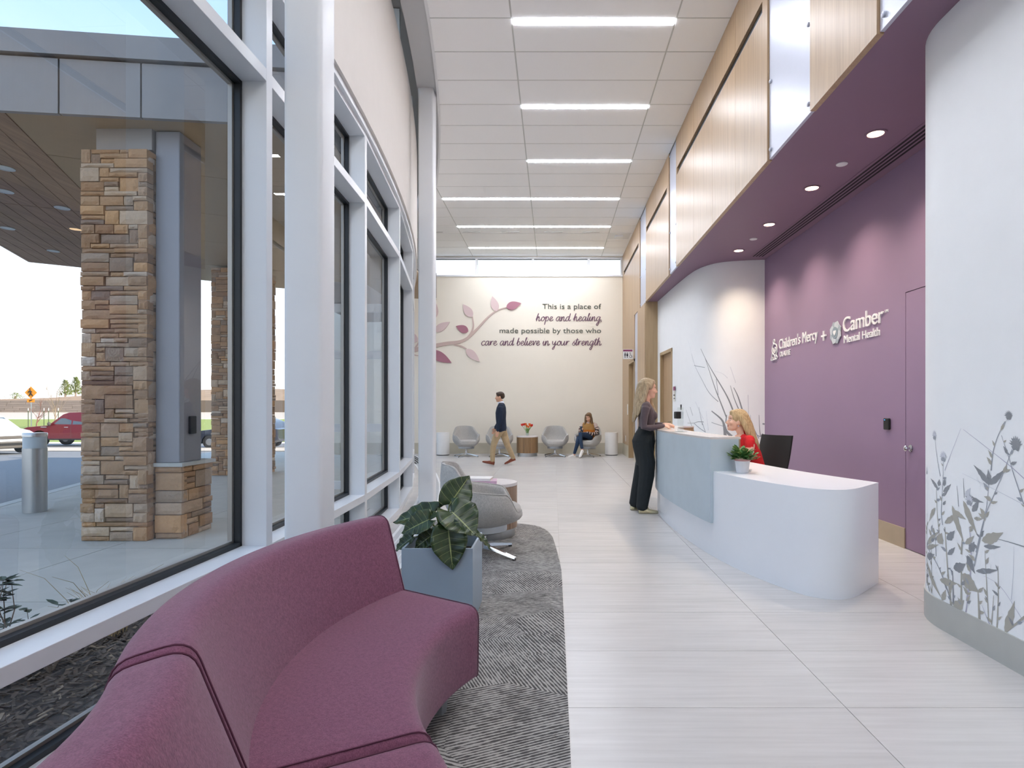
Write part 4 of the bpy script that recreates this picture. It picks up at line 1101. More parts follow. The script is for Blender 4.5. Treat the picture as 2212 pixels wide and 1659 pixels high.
# the near section is the same module turned round, so the sofa winds like an S
uj = Vector((math.cos(R(210.9)), math.sin(R(210.9)))); RJ = 1.648 + .957
CEN2 = (SC_X + uj.x*RJ, SC_Y + uj.y*RJ)
flip = lambda pr: [(RJ - r, z) for r, z in pr]
for cen, a0, a1, sp_, bp_, rin, rout, lab in (((SC_X, SC_Y), 149.1, 210.7, seat_p, back_p, 1.06, 1.54, 'plum curved sofa section with its full backrest, in front of the window column'),
        (CEN2, 30.7 - 61.6, 30.7, flip(seat_p), flip(back_p), RJ - 1.06, RJ - 1.54, 'plum curved sofa section at the lower left corner, nearest the camera')):
    am = R((a0+a1)/2)
    s_ = thing('curved_sofa', lab, 'sofa', (cen[0] + 1.3*math.cos(am), cen[1] + 1.3*math.sin(am), 0), group='curved sofa sections')
    obj('seat', sweep(sp_, R(a0), R(a1), .03, cen=cen), 'sofa_fabric', s_, smooth=50, world=True)
    obj('backrest', sweep(bp_, R(a0), R(a1), .03, cen=cen), 'sofa_fabric', s_, smooth=50, world=True)
    for aa, rr in ((a0 + 8, rin), (a1 - 8, rin), (a0 + 7, rout), (a1 - 7, rout)):
        c = (cen[0] + rr*math.cos(R(aa)), cen[1] + rr*math.sin(R(aa)))
        def sq(w, z): return [(c[0]+w*(math.cos(R(aa))*i - math.sin(R(aa))*j), c[1]+w*(math.sin(R(aa))*i + math.cos(R(aa))*j), z) for i, j in ((-1, -1), (1, -1), (1, 1), (-1, 1))]
        obj('leg', MB().loft([sq(.018, 0.007), sq(.027, .13)]), 'leg_silver', s_, world=True)
    for aa in (a0 + .9, a1 - .9):
        for pr in (sp_, bp_):
            pts = [(cen[0] + r*math.cos(R(aa)), cen[1] + r*math.sin(R(aa)), z) for r, z in offset_poly(ccw(pr), -.0005)]
            obj('welt', MB().tube(pts + pts[:1], .0022, 5), 'sofa_piping', s_, smooth=60, world=True)

# ================================================================== planter with a large leaved plant
pl = thing('planter_box', 'square blue grey metal planter behind the plum sofa', 'planter', (-.684, 3.66, .007))
w2, d2_, hh = .209, .225, .45
po = MB()
for a, b in (((-w2, -d2_), (w2, -d2_ + .012)), ((-w2, d2_ - .012), (w2, d2_)), ((-w2, -d2_ + .012), (-w2 + .012, d2_ - .012)), ((w2 - .012, -d2_ + .012), (w2, d2_ - .012))):
    po.box(a[0], b[0], a[1], b[1], 0, hh)
po.box(-w2 + .012, w2 - .012, -d2_ + .012, d2_ - .012, 0, .02)
obj('box_shell', po, 'planter_metal', pl)
obj('soil', MB().box(-w2 + .012, w2 - .012, -d2_ + .012, d2_ - .012, .2, .36), 'soil', pl)
plant = thing('leafy_plant', 'dark green elephant ear plant growing in the metal planter', 'plant', (-.684, 3.66, .367))
def big_leaf(base, tip, wid, nrm, curl=0.12, notch=0.22, label=None):
    base, tip = Vector(base), Vector(tip); d = tip - base; L_ = d.length; d.normalize()
    nr = Vector(nrm); nr = (nr - d*nr.dot(d)).normalized(); s_ = d.cross(nr).normalized()
    nu, nv = 16, 10; mb = MB(); vs = []; uvs = []
    for i in range(nu + 1):
        u = i/nu
        # heart shaped outline: half width along the length
        hw = wid*.5*(math.sin(PI*min(1, (u*.97 + .03))**.62))**.85 if u < 1 else 0
        hw = max(hw, 0.001)
        for j in range(nv + 1):
            v = -1 + 2*j/nv
            back = notch*L_*max(0, 1 - u*4.0)*(abs(v)**1.3)           # lobes reach behind the stalk
            p = base + d*(u*L_ - back) + s_*(v*hw) + nr*(abs(v)**1.4*hw*.30 - curl*L_*(u*u) + .006*math.sin(u*26)*abs(v))
            vs.append(p); uvs.append((u, j/nv))
    fs = [(i*(nv+1)+j, i*(nv+1)+j+1, (i+1)*(nv+1)+j+1, (i+1)*(nv+1)+j) for i in range(nu) for j in range(nv)]
    mb.add(vs, fs); mb.uv = uvs
    o = obj('leaf', mb, 'big_leaf', plant, smooth=180, world=True, fixn=False)
    sol = o.modifiers.new('solid', 'SOLIDIFY'); sol.thickness = .002
    # stalk from the soil to the leaf base
    root = Vector((-.684 + (base.x + .684)*.22, 3.66 + (base.y - 3.66)*.22, .367)); midp = (root + base)/2 + Vector((0, 0, .06))
    obj('stalk', MB().tube([root, midp, base], [.008, .006, .004], 6), 'stem_green', plant, smooth=60, world=True)
def pw(zx, zy, y):                                             # measured positions of the leaves, as metres at depth y
    x = 840 + zx*.1567; yy = 980 + zy*.1567
    return ((x - 1196)/1265*y, y, 1.28 + (882 - yy)/1265*y)
big_leaf(pw(835, 700, 3.62), pw(1120, 295, 3.72), .20, (.35, -.9, .35), .10)
big_leaf(pw(870, 800, 3.52), pw(1198, 1112, 3.44), .25, (.25, -.75, .75), .06, .34)
big_leaf(pw(818, 1030, 3.46), pw(878, 1600, 3.40), .215, (.05, -.95, .45), .05, .20)
big_leaf(pw(560, 905, 3.58), pw(165, 1085, 3.56), .165, (-.1, -.8, .7), .08)
big_leaf(pw(640, 800, 3.66), pw(42, 930, 3.72), .16, (-.1, -.75, .8), .06)
big_leaf(pw(330, 1150, 3.62), pw(70, 1330, 3.60), .10, (-.3, -.6, .7), .1)
big_leaf(pw(600, 1120, 3.60), pw(350, 1300, 3.58), .11, (-.2, -.9, .3), .1)
big_leaf(pw(1195, 1085, 3.60), pw(1430, 1305, 3.56), .05, (.6, -.5, .6), .12)
big_leaf(pw(700, 1180, 3.72), pw(520, 1000, 3.85), .12, (0, -.5, .8), .1)

# ================================================================== lounge chairs
def rimh(a):                                                    # a: 0 = back, pi = front
    a = abs(a)
    if a < R(38): return .80 - .02*(a/R(38))**2
    if a < R(78): return .78 - .20*smooth01((a - R(38))/R(40))
    if a < R(122): return .58 - .03*(a - R(78))/R(44)
    if a < R(152): return .55 - .17*smooth01((a - R(122))/R(30))
    return .38
def make_chair(label, group):
    t = thing('lounge_chair', label, 'chair', (0, 0, 0), group=group)
    N = 56; rows = []
    def pt(a, r_, z): 
        x = -math.sin(a)*r_; y = math.cos(a)*r_
        return (x*1.0, y*(0.98 if y > 0 else .95), z)
    outer = []
    for v in (0, .12, .28, .45, .62, .8, .93, 1.0):
        ring = []
        for k in range(N):
            a = -PI + 2*PI*k/N; h = rimh(a)
            z = .265 + (h - .265)*v
            bul = .20 + .165*math.sin(min(1, v*1.45 + .02)*PI/2)**.8
            if h > .6: bul += .03*v*(h - .58)/.22 - .05*v*v*(h-.58)/.22*(1 if abs(a) > R(30) else .5)
            if v >= .93: bul -= .008*(v-.86)/.14
            ring.append(pt(a, bul, z))
        outer.append(ring)
    inner = []
    for v in (1.0, .9, .75, .55, .35, .15, 0):
        ring = []
        for k in range(N):
            a = -PI + 2*PI*k/N; h = rimh(a); z = .345 + (h + .004 - .345)*v
            r_ = .20 + .165*math.sin(min(1, (z-.265)/max(.02, h-.265)*1.45 + .02)*PI/2)**.8 - .045 - .02*(1-v)
            if h > .6: r_ += .03*v*(h-.58)/.22 - .05*v*v*(h-.58)/.22*(1 if abs(a) > R(30) else .5)
            if v == 1.0: r_ += .012
            ring.append(pt(a, max(.05, r_), z))
        inner.append(ring)
    obj('shell', MB().loft(outer + inner), 'chair_fabric', t, smooth=70)
    cu = []
    for z, s_ in ((.34, .90), (.352, .97), (.385, 1.0), (.415, .98), (.432, .90), (.438, .6), (.44, .05)):
        cu.append([(-.298*s_*math.copysign(abs(math.sin(a))**.8, math.sin(a)), -.035 + .30*s_*math.copysign(abs(math.cos(a))**.8, math.cos(a)) , z) for a in [2*PI*k/36 for k in range(36)]])
    obj('seat_cushion', MB().loft(cu), 'chair_fabric', t, smooth=70)
    pts = []
    for k in range(73):
        a = -PI + 2*PI*k/72; h = rimh(a); r_ = outer[-1][0]
        q = pt(a, .20 + .165 + (.03*(h-.58)/.22 - .05*(h-.58)/.22*(1 if abs(a) > R(30) else .5) if h > .6 else 0) - .010, h + .004); pts.append(q)
    obj('piping', MB().tube(pts, .006, 6), 'chair_fabric', t, smooth=60)
    obj('seat_plate', MB().lathe([(0.001, .205), (.20, .205), (.212, .215), (.212, .27), (.001, .275)], n=28), 'leg_silver', t, smooth=40)
    obj('post', MB().lathe([(.001, .06), (.030, .06), (.030, .16), (.022, .165), (.022, .24), (.001, .24)], n=18), 'chrome', t, smooth=40)
    for k in range(4):
        a = R(45 + 90*k); d = Vector((math.cos(a), math.sin(a), 0)); s_ = Vector((-d.y, d.x, 0))
        rings = []
        for q, w, z0, z1 in ((.0, .018, .055, .09), (.12, .017, .05, .078), (.30, .014, .022, .042), (.375, .013, .012, .028)):
            c = d*q; rings.append([c - s_*w + Vector((0, 0, z0)), c + s_*w + Vector((0, 0, z0)), c + s_*w*.7 + Vector((0, 0, z1)), c - s_*w*.7 + Vector((0, 0, z1))])
        lg = obj('leg', MB().loft(rings), 'chrome', t, smooth=30)
        obj('foot', MB().lathe([(.001, 0), (.016, 0), (.016, .014), (.001, .014)], tuple(d*.362), 12), 'black', lg)
    return t
ch0 = make_chair('grey upholstered lounge chair beyond the planter on the carpet', 'grey lounge chairs')
spots = [((-.62, 5.12, .007), 98, None), ((-2.33, 15.62, 0), 20, 'grey lounge chair at the far left, next to the white waste bin'), ((-1.45, 15.66, 0), 4, 'grey lounge chair behind the walking man'),
         ((.037, 15.66, 0), 2, 'empty grey lounge chair right of the flower table'), ((.91, 15.62, 0), -24, 'grey lounge chair with the seated woman')]
for i, (loc, a, lab) in enumerate(spots):
    o = ch0 if i == 0 else copy_tree(ch0)
    o.location = loc; o.rotation_euler = (0, 0, R(a))
    if lab: o['label'] = lab

# ================================================================== drum tables
def drum(label, loc, wood, r=.285, h=.54, ns=34):
    t = thing('drum_table', label, 'table', loc, group='drum side tables')
    obj('top', MB().lathe([(.001, h - .03), (r, h - .03), (r + .003, h - .02), (r, h), (.001, h)], n=48), 'table_top', t, smooth=40)
    obj('core', MB().lathe([(.001, .10), (r - .02, .10), (r - .02, h - .03), (.001, h - .03)], n=40), 'panel_back', t)
    obj('plinth', MB().lathe([(.001, 0), (r - .022, 0), (r - .022, .10), (.001, .10)], n=40), 'steel', t, smooth=40)
    me = mk('slat', MB().box(-(r*PI/ns) + .0012, r*PI/ns - .0012, -.012, .012, .095, h - .032), wood)
    for k in range(ns):
        a = 2*PI*k/ns; o = D.objects.new('slat', me); C.objects.link(o); o.parent = t
        o.location = ((r - .012)*math.cos(a), (r - .012)*math.sin(a), 0); o.rotation_euler = (0, 0, a + PI/2)
    return t
drum('round wood slat table holding two books, beyond the planter', (-.655, 5.9, 0), 'wood_drum')
drum('round wood slat table with tulips between the far chairs', (-.705, 15.7, 0), 'wood_walnut')
def book(label, loc, rz, w, d, h, cover, spine=None):
    t = thing('book', label, 'book', loc, R(rz))
    obj('pages', MB().box(-w/2 + .004, w/2 - .004, -d/2 + .003, d/2 - .004, .002, h - .002), 'paper', t)
    obj('cover', MB().box(-w/2, w/2, -d/2, d/2, 0, .0025).box(-w/2, w/2, -d/2, d/2, h - .0025, h).box(-w/2, w/2, -d/2, -d/2 + .003, 0, h), cover, t)
    return t
TB = -.72
book('pink and red hardback under a white book on the round table', (TB, 5.82, .54), 4, .31, .25, .028, 'book_pink')
book('white hardback lying on top of the pink one', (TB - .03, 5.83, .568), -3, .27, .22, .024, 'book_white')

# ================================================================== waste bins by the end wall
for x, lab in ((-3.03, 'white cylindrical waste bin at the left end of the far chairs'), (1.58, 'white cylindrical waste bin right of the seated woman')):
    t = thing('waste_bin', lab, 'bin', (x, 16.02, 0), group='white waste bins')
    obj('drum', MB().lathe([(.001, .02), (.178, .02), (.178, .60), (.172, .612), (.001, .613)], n=36), 'trash_white', t, smooth=40)
    obj('foot_ring', MB().lathe([(.001, 0), (.165, 0), (.165, .02), (.001, .02)], n=32), 'black', t)
    obj('lid_rim', MB().lathe([(.10, .613), (.178, .613), (.178, .620), (.10, .620)], n=36), 'trash_white', t)

# ================================================================== vase of tulips
vz = thing('tulip_vase', 'clear glass vase of red and orange tulips on the far round table', 'vase', (-.705, 15.66, .54))
obj('vase', MB().lathe([(.001, 0), (.036, 0), (.042, .02), (.040, .12), (.052, .165), (.049, .165), (.037, .12), (.038, .02), (.001, .012)], n=20), 'acrylic', vz, smooth=60)
obj('water', MB().lathe([(.001, .013), (.036, .02), (.035, .08), (.001, .08)], n=16), 'water', vz)
rg = random.Random(5)
heads = [(-.14, .30, 'tulip_red'), (-.09, .31, 'tulip_red'), (-.045, .315, 'tulip_orange'), (-.02, .27, 'tulip_orange'), (.06, .31, 'tulip_orange'), (.09, .275, 'tulip_orange'), (.125, .29, 'tulip_red'), (.03, .25, 'tulip_orange')]
for x, z, m in heads:
    y = rg.uniform(-.06, .06)
    obj('stem', MB().tube([(x*.12, y*.2, .03), (x*.35, y*.4, .14), (x*.8, y*.9, z - .06), (x, y, z - .03)], .005, 6), 'tulip_leaf', vz, smooth=60)
    tu = MB()
    for k in range(5):
        a = 2*PI*k/5; leaf_quad(tu, (x + .006*math.cos(a), y + .006*math.sin(a), z - .035), (math.cos(a)*.35, math.sin(a)*.35, 1), (math.cos(a), math.sin(a), 0), .075, .055)
    tu.ball((x, y, z - .005), .022, .022, .034, 10, 7)
    obj('tulip', tu, m, vz, fixn=False)
for k in range(9):
    a = rg.uniform(0, 2*PI); lf = MB(); leaf_quad(lf, (.01*math.cos(a), .01*math.sin(a), .10), (math.cos(a)*.5, math.sin(a)*.5, 1), (0, 0.2, 1), rg.uniform(.1, .17), .03)
    obj('leaf', lf, 'tulip_leaf', vz, fixn=False)

# ================================================================== reception desk
fr_pts = [(1.80, 8.42), (1.58, 8.2), (1.42, 7.85), (1.32, 7.45), (1.275, 7.0), (1.262, 6.5), (1.29, 5.85), (1.355, 5.2), (1.46, 4.67), (1.572, 4.32), (1.69, 4.06)]
cor = [(1.78, 3.955), (1.89, 3.915), (1.99, 3.94), (2.11, 4.03)]
FRONT = [tuple(p)[:2] for p in crom([(a, b, 0) for a, b in fr_pts + cor + [(2.385, 4.30)]], 8)]
BACK = [tuple(p)[:2] for p in crom([(a, b, 0) for a, b in [(2.385, 4.30), (2.23, 4.75), (2.10, 5.26), (2.0, 5.9), (1.95, 6.5), (1.94, 7.1), (1.99, 7.6), (2.12, 8.05), (1.80, 8.42)]], 6)]
def offs(path, d):
    out = []
    for i, p in enumerate(path):
        a = Vector(path[max(i-1, 0)]); b = Vector(path[min(i+1, len(path)-1)]); t = (b-a).normalized(); out.append((p[0] + t.y*d, p[1] - t.x*d))
    return out
# offs(+d) moves to the right hand of the travel direction; travelling from far to near the room side is on the right
dk = thing('reception_desk', 'white curved reception desk with a grey raised counter', 'desk', (1.8, 5.8, 0))
obj('front_panel', MB().ribbon(FRONT, offs(FRONT, -.05), 0, .735), 'desk_white', dk, smooth=40, world=True)
top_poly = offs(FRONT, -.03)[:-1] + BACK
obj('work_top', MB().prism(top_poly, .70, .7354), 'desk_white', dk, world=True)
iS = min(range(len(FRONT)), key=lambda i: abs(FRONT[i][1] - 5.09)); UP = FRONT[:iS+1]
lastdir = (Vector(FRONT[iS+1]) - Vector(FRONT[iS])).normalized()
obj('counter_panel', MB().ribbon(offs(UP, .028), offs(UP, .001), .29, 1.012), 'desk_panel', dk, smooth=40, world=True)
obj('counter_body', MB().ribbon(offs(UP, .001), offs(UP, -.235), .735, 1.012), 'desk_panel', dk, smooth=40, world=True)
obj('counter_inside', MB().ribbon(offs(UP, -.2355), offs(UP, -.25), .735, 1.012), 'wood_dark', dk, smooth=40, world=True)
obj('counter_top', MB().ribbon(offs(UP, .028), offs(UP, -.255), 1.012, 1.03), 'counter_top', dk, smooth=40, world=True)
# items on the desk
ac = thing('card_terminal', 'black payment terminal in a clear acrylic stand on the raised counter', 'terminal', (1.33, 6.25, 1.03), R(8))
obj('acrylic_plate', MB().box(.02, .026, -.09, .09, 0, .26), 'acrylic', ac); obj('stand_foot', MB().box(-.04, .09, -.09, .09, 0, .005), 'acrylic', ac)
obj('terminal', MB().box(-.035, .018, -.04, .04, .14, .215), 'black', ac, bevel=.006); obj('screen', MB().box(-.037, -.035, -.03, .03, .165, .205), 'gasket', ac)
obj('bracket', MB().box(.026, .034, -.012, .012, .235, .29), 'gasket', ac)
pt_ = thing('potted_plant', 'small leafy green plant in a white and pink pot on the desk', 'plant', (1.60, 4.965, .735))
obj('pot', MB().lathe([(.001, 0), (.047, 0), (.050, .006), (.062, .105), (.058, .105), (.05, .09), (.001, .088)], n=32), 'pot_white', pt_, smooth=40)
obj('pot_rim', MB().lathe([(.062, .100), (.068, .104), (.0685, .125), (.064, .127), (.058, .122), (.058, .102)], n=32), 'pot_pink', pt_, smooth=40)
obj('soil', MB().disc((0, 0, 0), .058, .09, .112, 24), 'soil', pt_)
rg = random.Random(17); fo = MB()
for k in range(95):
    a = rg.uniform(0, 2*PI); el = rg.uniform(.15, 1.3); d = Vector((math.cos(a)*math.cos(el), math.sin(a)*math.cos(el), math.sin(el)))
    p0 = Vector((d.x*.03, d.y*.03, .115)); L_ = rg.uniform(.03, .105); p1 = p0 + d*L_ + Vector((0, 0, -.008 if el < .6 else 0))
    fo.tube([p0, (p0+p1)/2 + Vector((0, 0, .01)), p1], .0016, 4)
    for q in range(3):
        b = rg.uniform(-.7, .7); dd = Vector((d.x*math.cos(b) - d.y*math.sin(b), d.x*math.sin(b) + d.y*math.cos(b), d.z*.5 + rg.uniform(-.2, .3)))
        leaf_quad(fo, p0 + (p1-p0)*rg.uniform(.55, 1), dd, (0, 0, 1), rg.uniform(.036, .052), rg.uniform(.036, .052), 0 if rg.random() < .7 else 1)
tag(obj('foliage', fo, ['leaf_small', 'leaf_edge'], pt_, fixn=False), kind='stuff')
cup = thing('paper_clip_dish', 'small white dish behind the potted plant on the desk', 'dish', (1.69, 5.08, .735))
obj('dish', MB().lathe([(.001, 0), (.02, 0), (.032, .016), (.030, .016), (.019, .003), (.001, .003)], n=20), 'trash_white', cup, smooth=50)

# ---- office chair
oc = thing('office_chair', 'black mesh office chair behind the reception desk', 'chair', (2.10, 6.20, 0), R(-62))
# local: chair faces -y
bk = []
for i in range(9):
    v = i/8; z = .50 + .49*v; y = .235 + .05*math.sin(v*2.2) + .09*v*v
    w = .215 - .02*abs(v-.45)
    bk.append([(x*w, y - .05*(1 - x*x) + dy, z) for dy, xs in ((0, (-1, -.6, -.2, .2, .6, 1)), (.022, (1, .6, .2, -.2, -.6, -1))) for x in xs])
obj('backrest', MB().loft(bk), 'mesh_black', oc, smooth=50)
obj('seat', MB().lathe([(.001, .42), (.22, .42), (.25, .44), (.25, .475), (.22, .49), (.001, .495)], (0, 0, 0), 28), 'mesh_black', oc, smooth=50)
obj('spine', MB().tube([(0, .12, .40), (0, .27, .42), (0, .30, .60), (0, .31, .85)], .022, 8), 'black', oc, smooth=60)
obj('column', MB().lathe([(.001, .09), (.03, .09), (.03, .42), (.001, .42)], n=14), 'black', oc)
for k in range(5):
    a = 2*PI*k/5; d = Vector((math.cos(a), math.sin(a), 0))
    l_ = obj('leg', MB().tube([d*.02 + Vector((0, 0, .10)), d*.30 + Vector((0, 0, .07))], [.024, .015], 6), 'black', oc)
    obj('castor', MB().ball(tuple(d*.30 + Vector((0, 0, .03))), .028, .028, .03, 10, 6), 'black', l_)
for s_ in (-1, 1): obj('armrest', MB().tube([(s_*.24, .10, .44), (s_*.28, .06, .60), (s_*.28, -.10, .64)], .016, 6), 'black', oc)

# ================================================================== wall fittings
cr = thing('card_reader', 'black card reader on the plum wall left of the flush door', 'card reader', (XP, 5.62, 1.13))
obj('body', MB().box(-.024, 0, -.045, .045, -.055, .055), 'black', cr, bevel=.008); obj('indicator', MB().box(-.0255, -.024, .012, .024, .035, .042), mat_emit('blue_led', '#4aa8ff', 2.0), cr)
sw_ = thing('light_switch', 'white switch plate on the oak wall by the rest room door', 'switch', (1.94, 15.32, 1.25))
obj('plate', MB().box(-.008, 0, -.06, .06, -.14, .14), 'trash_white', sw_, bevel=.003)
for z in (-.07, 0, .07): obj('rocker', MB().box(-.013, -.008, -.03, .03, z - .022, z + .022), 'white_paint', sw_)
ol = thing('wall_outlet', 'white outlet low on the oak wall by the far corner', 'outlet', (1.94, 15.75, .47)); obj('plate', MB().box(-.008, 0, -.05, .05, -.08, .08), 'trash_white', ol, bevel=.003)
obj('socket', MB().box(-.0095, -.008, -.02, .02, -.05, .05), 'white_paint', ol)
mat_plain('sign_plum', '#8a4068', 0.5); mat_plain('sign_ink', '#2a2d30', 0.5)
rs = thing('restroom_sign', 'white flag sign with rest room symbols by the rest room door', 'sign', (1.94, 14.28, 2.50))
obj('plate', MB().box(-.25, 0, -.008, .008, -.02, .22), 'trash_white', rs); obj('header', MB().box(-.245, -.02, -.0095, -.008, .165, .21), 'sign_plum', rs)
sy = MB()
def person_icon(x, skirt):
    sy.ball((x, -.009, .128), .012, .002, .012, 10, 6)
    if skirt: sy.add([(x - .02, -.0098, .055), (x + .02, -.0098, .055), (x + .008, -.0098, .112), (x - .008, -.0098, .112)], [(0, 1, 2, 3)])
    sy.box(x - .011, x + .011, -.0098, -.0088, .065, .112); sy.box(x - .010, x - .002, -.0098, -.0088, .01, .066); sy.box(x + .002, x + .010, -.0098, -.0088, .01, .066)
    sy.box(x - .02, x - .014, -.0098, -.0088, .055, .11); sy.box(x + .014, x + .02, -.0098, -.0088, .055, .11)
person_icon(-.20, False); person_icon(-.145, True)
sy.ball((-.078, -.009, .128), .011, .002, .011, 10, 6); sy.tube([(-.076, -.0095, .112), (-.072, -.0095, .075), (-.045, -.0095, .075), (-.036, -.0095, .03), (-.022, -.0095, .03)], .006, 5)
sy.tube([(-.066 + .03*math.cos(a), -.0095, .043 + .03*math.sin(a)) for a in [R(120 + 12*k) for k in range(19)]], .0045, 5)
obj('symbols', sy, 'sign_ink', rs, fixn=False)
ps = thing('room_sign', 'small plum and white room sign on the white wall beside the oak door', 'sign', (2.238, 10.82, 1.55))
obj('plate', MB().box(-.010, -.002, -.09, .09, -.14, .14), 'acrylic', ps); obj('header', MB().box(-.013, -.010, -.085, .085, .06, .13), 'sign_plum', ps)
obj('number_bar', MB().box(-.013, -.010, -.02, .06, -.04, -.015).box(-.013, -.010, -.02, .04, -.10, -.08), 'sign_ink', ps)

